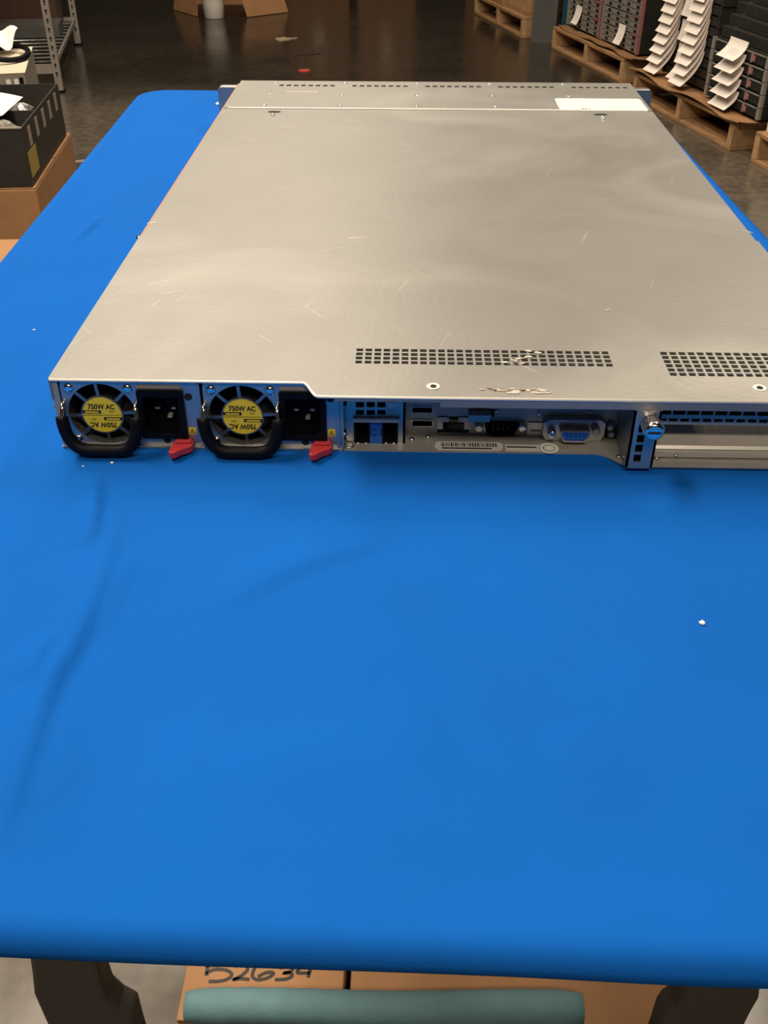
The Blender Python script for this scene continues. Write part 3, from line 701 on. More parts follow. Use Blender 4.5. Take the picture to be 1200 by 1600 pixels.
# vga port standing proud on its own flange
YV = .0125
vp = prect(z4, 510, 350, 932, 522, YV); vp = (vp[0], vp[1], max(vp[2], -.0406), vp[3]); vo = MB()
vo.prism([(vp[0]+.002, vp[2]), (vp[1]-.002, vp[2]), (vp[1], vp[2]+.003), (vp[1], vp[3]-.002), (vp[1]-.003, vp[3]), (vp[0]+.003, vp[3]), (vp[0], vp[3]-.002), (vp[0], vp[2]+.003)], 'y', YV, YP)
vgo = sb(vo, 'vga_port', 'steel', io_)
YVs = .0065
vr = prect(z4, 628, 440, 836, 515, YVs); vr = (vr[0], vr[1], vr[2], vr[3]+.0006)
k = MB(); dring(k, dshape(vr), dshape(vr, .0006), YVs, YV); sb(k, 'vga_shell', 'gold', io_)
sb(MB().prism(dshape(vr, .0006), 'y', YVs+.0004, YV), 'vga_insert', 'blueplastic', io_)
k = MB()
for row in range(3):
    for i in range(5):
        x = (vr[0]+vr[1])/2+(i-2+(.25 if row == 1 else 0))*.0022; z = (vr[2]+vr[3])/2+(row-1)*.0019; k.lathe([(.00045, 0), (.00045, .0004)], (x, YVs+.0002, z), 6, axis='y')
sb(k, 'vga_socket_hole', 'navy', io_)
for a in ((568, 458), (885, 440)):
    c = pn(*z4(*a), YV-.005); sb(MB().lathe([(.0012, -.0055), (.0024, -.0052), (.0024, 0)], (c[0], YV, c[1]), 6, axis='y'), 'jack_screw', 'gold' if a[0] > 600 else 'chrome', io_)
for a in ((985, 400), (985, 505)):
    c = pn(*z4(*a), YP-.002); c = (c[0], max(c[1], -.0378)); sb(MB().lathe([(.0010, -.004), (.0026, -.003), (.0026, 0)], (c[0], YP, c[1]), 12, axis='y'), 'standoff', 'steel', io_)
r_ = ior(z4, 940, 410, 1000, 440); sb(MB().box(r_[0], r_[1], YP-.001, YP, r_[2]-.002, r_[3]), 'port_gap', 'void', io_)
for a in ((475, 312), (848, 302), (165, 297)):
    c = pn(*z4(*a), YP-.001); sb(MB().lathe([(.0007, -.0012), (.0013, -.0008), (.0013, 0)], (c[0], YP, c[1]), 10, axis='y'), 'panel_rivet', 'chrome', io_)
# stickers on the floor lip
ZF = -HS+.0011
def onlip(f, x, y): p = onz(*f(x, y), ZL+ZF); return p.x, p.y
a, b_ = onlip(z3, 735, 562), onlip(z4, 212, 562)
y0, y1 = onlip(z3, 900, 572)[1], onlip(z3, 900, 512)[1]
st = MB(); pts = []
for cx, cy, a0 in ((b_[0]-.003, y0+.003, -90), (b_[0]-.003, y1-.003, 0), (a[0]+.003, y1-.003, 90), (a[0]+.003, y0+.003, 180)):
    for k in range(4): g = R(a0+30*k); pts.append((cx+.003*math.cos(g), cy+.003*math.sin(g)))
st.prism(pts, 'z', ZF, ZF+.0003); so_ = sb(st, 'barcode_sticker', 'greysticker'); so_['label'] = 'worn barcode sticker on the rear lip'
bc = MB(); x = a[0]+.0035
while x < b_[0]-.004:
    wd = random.choice((.0003, .0005, .0008)); bc.box(x, x+wd, y0+(y1-y0)*.42, y1-.0012, ZF+.0003, ZF+.00035); x += wd+random.choice((.0004, .0006))
bc.box(a[0]+.004, b_[0]-.006, y0+(y1-y0)*.16, y0+(y1-y0)*.30, ZF+.0003, ZF+.00035)
sb(bc, 'barcode', 'ink', so_)
a, b_ = onlip(z4, 228, 562), onlip(z4, 480, 562)
st = MB().box(a[0], b_[0], onlip(z4, 300, 578)[1], onlip(z4, 300, 532)[1], ZF, ZF+.0003); s2 = sb(st, 'text_sticker', 'greysticker')
sb(MB().box(a[0]+.001, b_[0]-.002, onlip(z4, 300, 555)[1], onlip(z4, 300, 546)[1], ZF+.0003, ZF+.00035), 'print_line', 'ink', s2)
c = onlip(z4, 543, 558); k = MB().lathe([(.0052, ZF), (.0052, ZF+.0003)], (c[0], c[1], 0), 24); s3 = sb(k, 'round_sticker', 'sticker')
k = MB().lathe([(.0034, ZF+.0003), (.0034, ZF+.00036), (.0028, ZF+.00036), (.0028, ZF+.0003)], (c[0], c[1], 0), 20, cap=False); sb(k, 'ring_print', 'teal', s3)
for f, x_, y_ in ((z3, 570, 495), (z3, 685, 425), (z4, 1045, 620), (z4, 1100, 440)):
    c = onlip(f, x_, y_); 
    if c[1] > YP-.002: c = (c[0], YP-.004)
    sb(MB().lathe([(.0016, ZF), (.0014, ZF+.0010), (.0006, ZF+.0014)], (c[0], c[1], 0), 10), 'lip_rivet', 'chrome')
# riser bracket with thumbscrew
YB = -.0150
k = MB(); xa, xb = .3010, .3148
kh = [(.3044, .3082, z0, z0+.0046) for z0 in (-.0365, -.0305, -.0246, -.0187)]
k.holed([(xa, xb, -.0400, -.0058)], kh, YB, YB+.0012, axis='y'); k.box(xa, xa+.0012, YB, .016, -.0400, -.0060); k.box(xb-.0012, xb, YB, .012, -.0400, -.0060); k.box(xa, xb, -.0145, .012, -.0408, -.0398)
rb = sb(k, 'riser_bracket', 'steel'); rb['label'] = 'upright expansion bracket with square holes'
sb(MB().box(xa+.001, xb-.001, YB+.008, YB+.009, -.0395, -.006), 'bracket_back', 'void', rb)
k = MB(); tcx, tcz = .3098, -.0124
prof = [(.0035, -.0110), (.0046, -.0104), (.0050, -.0092), (.0050, -.0030), (.0044, -.0022), (.0044, 0)]
k.lathe(prof, (tcx, YB, tcz), 24, axis='y'); ts = sb(k, 'thumbscrew', 'chrome', rb)
k = MB()
for j in range(24):
    g = 2*math.pi*j/24; k.obox((tcx+.0050*math.cos(g), YB-.006, tcz+.0050*math.sin(g)), (.0003*math.cos(g), 0, .0003*math.sin(g)), (0, .0028, 0), (-.00035*math.sin(g), 0, .00035*math.cos(g)))
sb(k, 'thumbscrew_knurl', 'chrome', rb)
sb(MB().box(tcx-.0032, tcx+.0032, YB-.0114, YB-.0106, tcz-.0005, tcz+.0005), 'thumbscrew_slot', 'void', rb)
# expansion bay to the right of the bracket
k = MB()
es = [(.3165+.0072*i, .3165+.0072*i+.0062, -.0142, -.0118) for i in range(14)]+[(.3165+.0058*i, .3165+.0058*i+.0044, -.0184, -.0164) for i in range(17)]
k.holed([(xb, .4225, -.0200, -.0072)], es, -.004, -.003, axis='y'); ego = sb(k, 'expansion_grille', 'steel_dark')
sb(MB().box(xb+.001, .4225, -.0018, -.0010, -.0200, -.0072), 'grille_back', 'void', ego)  # black sheet added to paint the shade behind the slots
k = MB(); pf = [(.018, -.016), (.016, -.022), (.0105, -.0275), (.004, -.0320), (-.001, -.0345), (-.0022, -.0360), (-.0018, -.0372), (-.0038, -.0382), (-.0040, -.0400)]
for i in range(len(pf)-1): k.quad((xb+.001, *pf[i]), (xb+.001, *pf[i+1]), (.4225, *pf[i+1]), (.4225, *pf[i]), smooth=i < 5)
sb(k, 'slot_cover', 'bay'); 
c = onz(1055, 708, ZL-.0385); sb(MB().lathe([(.0014, 0), (.0012, .0012), (.0005, .0016)], (c.x, c.y-.001, -.0395), 10), 'bay_rivet', 'chrome')
c = onz(1026, 716, ZL-.0405); sb(MB().lathe([(.0016, 0), (.0014, .001), (.0006, .0014)], (c.x, c.y, -.0408), 10), 'bay_rivet', 'steel')
sb(MB().box(.3015, .4225, .020, .022, -.0405, -.0015), 'bay_back', 'void')

# ------------------------------------------------------------------ under the table
def carton(name, label, x0, x1, y0, y1, z0, z1, m='cardboard', tape=True, group=None, rotz=0):
    cx, cy = (x0+x1)/2, (y0+y1)/2
    t = thing(name, label, 'box', (cx, cy, z0), rotz, group); hx, hy, h = (x1-x0)/2, (y1-y0)/2, z1-z0
    MB().box(-hx, hx, -hy, hy, 0, h-.006).build('body', m, t, bevel=.003)
    MB().box(-hx+.001, hx-.001, -hy+.001, -.0012, h-.006, h).build('flap', m, t, bevel=.0015); MB().box(-hx+.001, hx-.001, .0012, hy-.001, h-.006, h).build('flap', m, t, bevel=.0015)
    if tape: MB().box(-hx+.001, hx-.001, -.025, .025, h, h+.0005).build('tape', 'tan', t)
    return t
ZB = .26
pL, pM, pR = onz(288, 1520, ZB), onz(543, 1530, ZB), onz(1047, 1540, ZB)
yn = onz(600, 1604, ZB).y
b1 = carton('cardboard_box', 'cardboard box marked 52634 on the floor under the table', pL.x, pM.x-.0025, yn, yn+.34, 0, ZB, tape=False)
carton('cardboard_box', 'plain wide cardboard box beside the marked one under the table', pM.x+.0025, pR.x, yn-.004, yn+.34, 0, ZB-.002, tape=False)
dg = MB(); base = b1.location
def gl(px, py): p = onz(px, py, ZB); return (p.x-base.x, p.y-base.y)
G = lambda x, y: (260+x/3, 1480+y/3)
fnl = lambda u, v, t: (u, v, t)
for poly in ([(288, 84), (196, 88), (192, 102), (186, 128), (205, 112), (240, 104), (285, 110), (306, 128), (290, 148), (250, 160), (198, 161)],
             [(318, 92), (350, 80), (378, 92), (376, 112), (345, 138), (312, 153), (345, 148), (390, 152)],
             [(425, 80), (408, 110), (404, 138), (425, 153), (468, 147), (500, 128), (492, 118), (462, 122), (428, 140)],
             [(530, 98), (562, 92), (592, 98), (580, 115), (548, 122), (582, 122), (588, 136), (560, 150), (508, 153)],
             [(630, 92), (612, 118), (640, 122), (672, 120)], [(680, 88), (672, 115), (664, 142)]):
    stroke(dg, smooth_path([Vector(gl(*G(x, y))) for x, y in poly], 5), .0034, fnl, ZB+.0004)
dg.build('handwritten_number', 'ink', b1)['label'] = 'handwritten 52634 in dark marker'
# teal foam tube resting on the boxes
pa, pb = onz(290, 1573, ZB+.016), onz(910, 1577, ZB+.016)
k = MB(); path = []; rad = []
nn = 40
for i in range(nn+1):
    t = i/nn; p = pa.lerp(pb, t); path.append((p.x-pa.x, p.y-pa.y+.0012*math.sin(t*9), 0)); e = min(t, 1-t)*nn
    rad.append(.0158*(.82+.18*min(1, e/2))+.0004*math.sin(i*2.1))
k.tube(path, rad, 14)
tag(k.build('foam_tube', 'teal', loc=(pa.x, pa.y, ZB+.0165)), 'teal foam tube lying along the boxes under the table', 'foam tube')
# torn bit of card by the leg
pts = [onz(x, y, ZB) for x, y in ((1048, 1530), (1066, 1556), (1060, 1572), (1034, 1590), (1030, 1575))]
c0 = sum(pts, Vector())/5; k = MB(); k.prism([(p.x-c0.x, p.y-c0.y) for p in pts], 'z', 0, .003)
tag(k.build('card_scrap', 'tan', loc=(c0.x, c0.y, ZB-.0015)), 'torn grey-tan card scrap on the plain box beside the table leg', 'card scrap')

# ------------------------------------------------------------------ left side: boxes, divided tray, rack
LR = R(6.5)
LA = Vector((-.858, 2.265, 0))          # near right corner of the tray
def lw(u, v, z): # u to the left(+), v away
    return LA + Vector((-math.cos(LR)*u - math.sin(LR)*v, -math.sin(LR)*u*.4 + math.cos(LR)*v, z))
TZ0, TZ1, TRW, TRL = .343, .500, .62, .545
def left_thing(name, label, cat, u, v, z, group=None): return thing(name, label, cat, lw(u, v, z), LR, group)
# cardboard box under the tray (local: x right, y away)
t = left_thing('cardboard_box', 'brown cardboard box under the black divided tray', 'box', TRW/2, TRL/2, 0)
MB().box(-TRW/2-.02, TRW/2+.008, -TRL/2-.004, TRL/2+.03, 0, TZ0-.004).build('body', 'cardboard', t, bevel=.004)
MB().box(-TRW/2-.02, TRW/2+.007, -TRL/2-.003, .012, TZ0-.004, TZ0).build('flap', 'cardboard', t); MB().box(-TRW/2-.02, TRW/2+.007, .016, TRL/2+.029, TZ0-.004, TZ0).build('flap', 'cardboard', t)
# divided tray
tr = left_thing('divided_tray', 'black corrugated plastic tray with dividers and slotted side', 'tray', TRW/2, TRL/2, TZ0)
h = TZ1-TZ0; wt = .005; X, Y = TRW/2, TRL/2
MB().box(-X, X, -Y, Y, 0, .005).build('base', 'blacktray', tr)
k = MB()
sl = [(-Y+.06+.098*i, -Y+.06+.098*i+.040, h*.60, h*.92) for i in range(5)]
for r_ in []: pass
k2 = MB(); k2.holed([(-Y, Y, .005, h)], [], 0, wt, axis='y')
k2.v = [(X-wt+b, a, c) for a, b, c in k2.v]; k2.build('side_panel', 'blacktray', tr)
MB().box(-X, -X+wt, -Y, Y, .005, h).build('side_panel', 'blacktray', tr)
MB().box(-X+wt, X-wt, -Y, -Y+wt, .005, h).build('end_panel', 'blacktray', tr); MB().box(-X+wt, X-wt, Y-wt, Y, .005, h).build('end_panel', 'blacktray', tr)
for r_ in sl: MB().box(X, X+.0012, r_[0], r_[1]-.006, r_[2], r_[3]).build('side_slot', 'tan', tr)
MB().box(X, X+.0014, -Y+.012, -Y+.115, .022, h*.56).build('yellow_label', 'ylabel', tr)
MB().box(-X, X, -Y-.002, -Y+wt+.001, h, h+.004).build('rim', 'tan', tr)
for v in (-.055,): MB().box(-X+wt, X-wt, v, v+.004, .005, h-.004).build('divider', 'blacktray', tr)
for u, (va, vb) in ((X-.14, (-Y+wt, -.055)), (X-.20, (-.051, Y-wt)), (X-.33, (-.051, Y-wt)), (X-.30, (-Y+wt, -.055))): MB().box(u, u+.004, va, vb, .005, h-.006).build('divider', 'blacktray', tr)
# tray contents
def lumps(name, label, cat, u, v, z, r, m, n=26, flat=.6, seed=1):
    rnd = random.Random(seed); b = MB(); seg, rings = 14, 9
    for i in range(rings):
        th = math.pi*(i+.3)/(rings-.4)
        for j in range(seg):
            ph = 2*math.pi*j/seg; rad = r*(1+.32*rnd.uniform(-1, 1)); b.v.append((rad*math.sin(th)*math.cos(ph), rad*math.sin(th)*math.sin(ph)*1.2, r*flat*(math.cos(th)+1)))
    for i in range(rings-1):
        for j in range(seg): b.f.append((i*seg+j, (i+1)*seg+j, (i+1)*seg+(j+1) % seg, i*seg+(j+1) % seg)); b.sm.append(False)
    b.f.append(tuple(range(seg))); b.sm.append(False); b.f.append(tuple((rings-1)*seg+j for j in range(seg-1, -1, -1))); b.sm.append(False)
    return tag(b.build(name, m, loc=lw(u, v, z), rot=(0, 0, LR)), label, cat)
lumps('poly_bag', 'shiny crumpled clear bag in the near corner cell of the tray', 'bag', .066, .11, TZ0+.006, .042, 'polybag', flat=1.82, seed=3)
lumps('poly_bag', 'shiny crumpled clear bag in the far corner cell of the tray', 'bag', .082, .40, TZ0+.006, .044, 'polybag', flat=1.5, seed=5)
def cable(name, label, u, v, z, r, turns, m='black', th=.006, seed=1):
    rnd = random.Random(seed); pts = []
    for i in range(turns*14):
        g = 2*math.pi*i/14; rr2 = r*(1+.12*math.sin(i*.7)); pts.append((rr2*math.cos(g), rr2*math.sin(g)*1.1, th+.0075*i/14*1.5+.003*math.sin(i*.9)))
    b = MB().tube(pts, th, 7); return tag(b.build(name, m, loc=lw(u, v, z), rot=(0, 0, LR)), label, 'cable')
cable('power_cord', 'black cord coiled in the tray cell under the white sheet', .215, .11, TZ0+.006, .058, 6)
cable('power_cord', 'black cord coiled in the far tray cell beside the divider', .262, .40, TZ0+.006, .048, 5, seed=2)
# white sheet on the tray
p = [lw(*c) for c in ((.135, .20, TZ1+.008), (.095, .235, TZ1+.006), (.30, .30, TZ1+.012), (.34, .02, TZ1+.008), (.185, .05, TZ1+.006))]
sh = MB(); q0 = lw(.24, .16, TZ1+.006)
def quadpatch(b, A, B, C, D, n, fz, th=.0006):
    i0 = len(b.v)
    for t in (0, 1):
        for j in range(n+1):
            for i in range(n+1):
                s_, r_ = i/n, j/n; q = A.lerp(B, s_).lerp(D.lerp(C, s_), r_); b.v.append((q.x, q.y, q.z+fz(s_, r_)-t*th))
    N1 = (n+1)*(n+1)
    for j in range(n):
        for i in range(n):
            a = i0+j*(n+1)+i; b.f.append((a, a+1, a+n+2, a+n+1)); b.sm.append(True); b.f.append((a+N1, a+N1+n+1, a+N1+n+2, a+N1+1)); b.sm.append(True)
    return b
def sheet(name, label, pix, z, n=8, fz=lambda s, r: .006*math.sin(s*3)*r, m='paper', cat='paper'):
    P4 = [onz(x, y, z) for x, y in pix]; c = sum(P4, Vector())/4; b = MB(); quadpatch(b, *[q-c for q in P4], n, fz)
    return tag(b.build(name, m, loc=c), label, cat)
sheet('paper_sheet', 'white paper sheet lying across the black divided tray', [(-60, 200), (4, 180), (36, 152), (-40, 143)], TZ1+.007)
# second carton with the cream case behind the tray
t = left_thing('cardboard_box', 'brown cardboard box behind the tray carrying the cream case', 'box', TRW/2+.30, TRL+.44, 0)
MB().box(-.30, .30, -.33, .33, 0, .35).build('body', 'cardboard_dim', t, bevel=.004); MB().box(-.299, .299, -.329, -.002, .35, .354).build('flap', 'cardboard_dim', t); MB().box(-.299, .299, .002, .329, .35, .354).build('flap', 'cardboard_dim', t)
CZ = .50; c1, c2 = onz(38, 113, CZ), onz(50, 73, CZ)
dv = (c2-c1); dl = dv.length; ang = math.atan2(dv.y, dv.x)-math.pi/2
t = thing('equipment_case', 'cream metal equipment case behind the black tray', 'case', (c1.x, c1.y, .3545), ang)
HH = CZ-.3545
MB().box(-.40, 0, 0, dl, 0, HH-.002).build('case_body', 'greyrack', t, bevel=.002)
MB().box(-.402, .002, -.002, dl+.002, HH-.002, HH).build('case_top', 'cream', t, bevel=.0008)
MB().lathe([(.022, -.003), (.022, .001)], (-.10, 0, HH*.55), 20, axis='y').build('round_port', 'void', t)
for u in (-.030, -.055): MB().box(u-.007, u+.007, -.003, 0, .03, HH-.02).build('front_vent', 'sticker', t)
MB().box(-.020, -.008, -.003, 0, .03, HH-.015).build('front_strip', 'black', t)
MB().lathe([(.016, HH), (.015, HH+.0015)], (-.04, dl*.72, 0), 18).build('cap', 'greysticker', t)
# loop of cable on the case
k = MB(); cpos = onz(4, 84, CZ+.015); pts = []
for i in range(30):
    g = 2*math.pi*i/30; pts.append((.085*math.cos(g), .11*math.sin(g), .006*math.sin(g*2)))
k.tube(pts, .0095, 8, closed=True)
for i in range(30): pass
tag(k.build('cable_loop', 'black', loc=(cpos.x, cpos.y, CZ+.0165), rot=(0, 0, .3)), 'thick black cable loop lying on the cream case', 'cable')
sheet('paper_sheet', 'crumpled white paper propped at the back of the cream case', [(-14, 78), (19, 72), (31, 60), (-12, 56)], CZ+.03, fz=lambda s, r: .03*r+.012*math.sin(s*6+r*3))
# nearer open carton with lit flap
t = left_thing('open_carton', 'open cardboard carton with a pale raised flap beside the table', 'box', .0, 0, 0)
A, B, C, D = onz(-40, 388, .36), onz(36, 368, .36), onz(4, 412, .36), onz(-60, 440, .36)
nA = onz(20, 395, .36); W2, D2 = .32, .30
t.location = (nA.x-.155, nA.y-.17, 0); t.rotation_euler = (0, 0, R(4))
for nm, b in (('side_panel', MB().box(-.16, -.155, -.15, .15, .005, .33)), ('side_panel', MB().box(.155, .16, -.15, .15, .005, .33)), ('end_panel', MB().box(-.155, .155, -.15, -.145, .005, .33)), ('end_panel', MB().box(-.155, .155, .145, .15, .005, .33)), ('base', MB().box(-.16, .16, -.15, .15, 0, .005))): b.build(nm, 'cardboard', t)
f1 = MB(); f1.obox((0, .15+.055, .33+.012), (.155, 0, 0), (0, .055, .012), (0, -.0005, .002)); f1.build('flap', 'cardboard', t)
f1 = MB(); f1.obox((.16+.04, 0, .33-.04), (.04, 0, -.04), (0, .14, 0), (.0015, 0, .0015)); f1.build('flap', 'cardboard', t)

# metal bracket scrap on the floor beside the boxes
p = onz(140, 262, .04)
t = thing('metal_part', 'small dark metal bracket lying on the floor beside the cardboard box', 'metal part', (p.x, p.y, 0), .3)
MB().box(-.10, .10, -.06, .06, 0, .035).build('housing', 'server_dark', t, bevel=.003); MB().box(-.08, .09, .02, .05, .035, .06).build('fin', 'greyrack', t, bevel=.002); MB().box(-.09, -.04, -.05, -.02, .035, .042).build('tab', 'chrome', t)

# wire shelving rack
pf = onz(97, 146, 0); RKX, RKY = pf.x-.012, pf.y+.01
bk = onz(117, 38, .12)
rk = thing('shelving_rack', 'grey slotted-post shelving rack with wire shelf standing on the floor', 'rack', (RKX, RKY, 0), math.atan2(bk.y-RKY, bk.x-RKX)-math.pi/2)
RL = math.hypot(bk.x-RKX, bk.y-RKY); RWd = .95
def post(u, v):
    k = MB(); k.box(u-.018, u+.018, v-.002, v+.001, .012, 2.0); k.box(u+.015, u+.018, v, v+.034, .012, 2.0)
    po = k.build('post', 'greyrack', rk)
    for i in range(30):
        z = .09+.0415*i
        if z > 1.2: break
        s_ = MB().prism([(u-.0065, z+.008), (u-.004, z+.012), (u+.004, z+.012), (u+.0065, z+.008), (u+.003, z), (u+.0028, z-.010), (u-.0028, z-.010), (u-.003, z)], 'y', v-.0028, v-.0018); s_.build('slot', 'void', po)
    MB().box(u-.024, u+.024, v-.008, v+.038, 0, .012).build('foot', 'black', rk)
post(0, 0); post(0, RL); post(-RWd, 0); post(-RWd, RL)
for zs in (.14, 1.02):
    MB().box(-RWd+.018, -.018, 0, .012, zs-.045, zs).build('beam', 'greyrack', rk); MB().box(-RWd+.018, -.018, RL, RL+.012, zs-.02, zs+.02).build('beam', 'greyrack', rk)
    MB().box(-.012, 0, .034, RL, zs-.02, zs).build('beam', 'greyrack', rk); MB().box(-RWd, -RWd+.012, .034, RL, zs-.02, zs).build('beam', 'greyrack', rk)
    nW = 13 if zs < .5 else 8
    for i in range(nW):
        v = .05+(RL-.08)*i/(nW-1); MB().tube([(-RWd+.01, v, zs+.003), (-.006, v, zs+.003)], .006, 6).build('shelf_wire', 'steel', rk)
MB().box(-RWd+.02, -.004, .036, RL-.01, 1.035, 1.05).build('shelf_shade_board', 'cardboard_dim', rk)  # out-of-view board added to block the lamps and shade the shelf below
def on_rack(name, label, u0, u1, v0, v1, z0, z1, m='cardboard_dim', cat='box'):
    Mx = Matrix.Translation(rk.location) @ Matrix.Rotation(rk.rotation_euler.z, 4, 'Z'); c = Mx @ Vector(((u0+u1)/2, (v0+v1)/2, z0))
    t = thing(name, label, cat, c, rk.rotation_euler.z); hx, hy, h = (u1-u0)/2, (v1-v0)/2, z1-z0
    MB().box(-hx, hx, -hy, hy, 0, h-.004).build('body', m, t, bevel=.004); MB().box(-hx, hx, -hy, -.002, h-.004, h).build('flap', m, t); MB().box(-hx, hx, .002, hy, h-.004, h).build('flap', m, t)
on_rack('stored_box', 'dim brown box at the far end of the wire shelf', -.40, -.06, RL-.34, RL-.02, .149, .60, m='shadedbox')
on_rack('flat_unit', 'grey flat metal unit lying on the wire shelf before the boxes', -.80, -.03, RL-.62, RL-.38, .149, .215, m='greycol', cat='metal unit')
on_rack('stored_box', 'dim brown tall box deeper on the wire shelf', -.90, -.44, RL-.34, RL-.02, .149, .75, m='shadedbox')
on_rack('stored_box', 'red-brown box coloured as shaded near the post on the wire shelf', -.92, -.58, .25, .62, .149, .62, m='shadedbox')

# ------------------------------------------------------------------ far floor: pail, open carton, scraps
pb_ = onz(333, 30, 0)
t = thing('plastic_pail', 'small white plastic pail standing on the dark floor', 'pail', (pb_.x, pb_.y+.06, 0))
MB().lathe([(.066, 0), (.070, .004), (.084, .185), (.084, .20)], (0, 0, 0), 36).build('body', 'pail', t)
MB().lathe([(.084, .160), (.092, .162), (.092, .172), (.085, .174)], (0, 0, 0), 36, cap=False).build('collar', 'pail', t)
MB().lathe([(.093, .196), (.094, .210), (.088, .216), (.02, .217)], (0, 0, 0), 36).build('lid', 'pail', t)
hp_ = [(.094*math.cos(R(a)), -.094*math.sin(R(a))*.98-.004, .168-.030*math.sin(R(a))) for a in range(0, 181, 12)]
MB().tube(hp_, .0022, 6).build('handle', 'steel_dark', t)
oc = onz(350, 8, 0); t = thing('open_carton', 'large open cardboard carton lying behind the white pail', 'box', (oc.x, oc.y+.30, 0))
bw, bd, bh = .27, .25, .36
MB().box(-bw, bw, bd-.006, bd, 0, bh).build('back_panel', 'cardboard', t); MB().box(-bw, -bw+.006, -bd, bd, 0, bh).build('side_panel', 'cardboard', t); MB().box(bw-.006, bw, -bd, bd, 0, bh).build('side_panel', 'cardboard', t)
MB().box(-bw, bw, -bd, bd, 0, .006).build('bottom_panel', 'cardboard', t); MB().box(-bw, bw, -bd, bd, bh-.006, bh).build('top_panel', 'cardboard', t)
def flap(p4, label=None):
    P = [Vector(q)-Vector(t.location) for q in p4]; n_ = (P[1]-P[0]).cross(P[3]-P[0]).normalized()*.006; b = MB(); i = 0
    b.v = [tuple(q) for q in P]+[tuple(q+n_) for q in P]; b.f = [(3, 2, 1, 0), (4, 5, 6, 7), (0, 1, 5, 4), (1, 2, 6, 5), (2, 3, 7, 6), (3, 0, 4, 7)]; b.sm = [False]*6
    return b.build('flap', 'cardboard', t)
a, b_ = onz(386, 27, .002), onz(450, 19, .002); up = Vector((-.075, .06, .22))
flap([a, b_, b_+up+Vector((.0, 0, 0)), a+up])
a, b_ = onz(272, 15, .002), onz(309, 26, .002); flap([a, b_, b_+Vector((.0, .09, .20)), a+Vector((.03, .12, .22))])
def flatbit(name, label, cat, px, py, r, m, kk, asp=.7):
    p = onz(px, py, 0); rnd = random.Random(kk); b = MB()
    b.prism([(r*(1+.25*rnd.uniform(-1, 1))*math.cos(i*.524), r*asp*(1+.25*rnd.uniform(-1, 1))*math.sin(i*.524)) for i in range(12)], 'z', 0, .004)
    return tag(b.build(name, m, loc=(p.x, p.y, 0)), label, cat)
o = flatbit('paper_scrap', 'tan paper scrap with a torn tail on the floor', 'scrap', 442, 61.5, .045, 'scrap', 3, 1.3)
k = MB(); k.prism([(.03, -.02), (.085, .02), (.095, .06), (.07, .03), (.02, .03)], 'z', .0005, .005); k.build('torn_tail', 'scrap', o)
flatbit('plastic_bit', 'small red plastic bit on the concrete floor', 'plastic bit', 475, 111, .030, 'redspot', 5, 1.2)

# ------------------------------------------------------------------ pallets along the right
def pallet(label, origin, rotz, L=1.016, D=1.10):
    t = thing('wooden_pallet', label, 'pallet', origin, rotz)
    zs0, zs1 = .016, .105
    for x in (0, L/2-.019, L-.038):
        MB().box(x, x+.038, 0, D, zs0, zs1).build('stringer', 'pallet_end', t, bevel=.002)
    for y in (0, D/2-.05, D-.10):
        MB().box(0, L, y, y+.10+(.03 if y == 0 else 0), 0, zs0).build('bottom_board', 'pallet', t, bevel=.002)
    for i in range(7):
        y = i*(D-.09)/6; MB().box(0, L, y, y+.09+(.02 if i == 0 else 0), zs1, zs1+.017).build('deck_board', 'pallet', t, bevel=.002)
    return t
def cardsheet(label, origin, rotz, x0, x1, y0, y1, z, seed, m='cardboard_dim', amp=.018, edge=None):
    t = thing('cardboard_sheet', label, 'cardboard sheet', (origin[0], origin[1], z), rotz); b = MB(); n = 26; nv = 10
    def h(s, r): return max(0, amp*(.5+noise.noise(Vector((s*4+seed, r*.8, seed)))))*max(0, 1-r*3)
    V = []
    for th in (0, 1):
        for j in range(nv+1):
            for i in range(n+1):
                s, r = i/n, j/nv; wob = .018*noise.noise(Vector((s*6, seed, 2)))*(1-r) if j == 0 else 0
                b.v.append((x0+(x1-x0)*s, y0+(y1-y0)*r*r+wob, h(s, r)+(.005 if th else 0)))
    N1 = (n+1)*(nv+1)
    for j in range(nv):
        for i in range(n):
            a = j*(n+1)+i; b.f.append((a, a+n+1, a+n+2, a+1)); b.sm.append(False); b.f.append((a+N1, a+N1+1, a+N1+n+2, a+N1+n+1)); b.sm.append(True)
    for i in range(n): b.f.append((i, i+1, N1+i+1, N1+i)); b.sm.append(False)
    b.build('sheet', m, t)
    e = MB()
    for i in range(n):
        p, q = b.v[i], b.v[i+1]; e.quad((p[0], p[1]-.001, p[2]), (q[0], q[1]-.001, q[2]), (q[0], q[1]-.001, q[2]+.0065), (p[0], p[1]-.001, p[2]+.0065))
    e.build('cut_edge', edge or m, t)
    return t
PZ = .1222
P1, A1 = (.650, 7.548, 0), R(-75.1)
P2, A2 = (1.067, 6.258, 0), R(-74.9)
P3, A3 = (1.331, 4.965, 0), R(-75.9)
P4, A4 = (1.626, 3.826, 0), R(-77)
def loc(P, A, u, v, z=0): return Vector((P[0]+math.cos(A)*u-math.sin(A)*v, P[1]+math.sin(A)*u+math.cos(A)*v, z))
pallet('wooden pallet carrying brown cartons behind the steel column', P1, A1)
pallet('wooden pallet under the two stacks of grey twelve-bay servers', P2, A2)
pallet('wooden pallet under the paper-tagged dark server stack', P3, A3)
pallet('wooden pallet under the white printed carton', P4, A4)
cardsheet('brown cardboard sheet under the twelve-bay server stacks', P2, A2, .03, 1.10, .015, 1.0, PZ, 1.3)
cardsheet('warped cardboard sheet with pale edge under the paper-tagged servers', P3, A3, -.02, 1.085, -.02, 1.0, PZ, 4.1, m='cardboard', amp=.022, edge='pallet_end')
SZ = PZ+.0062
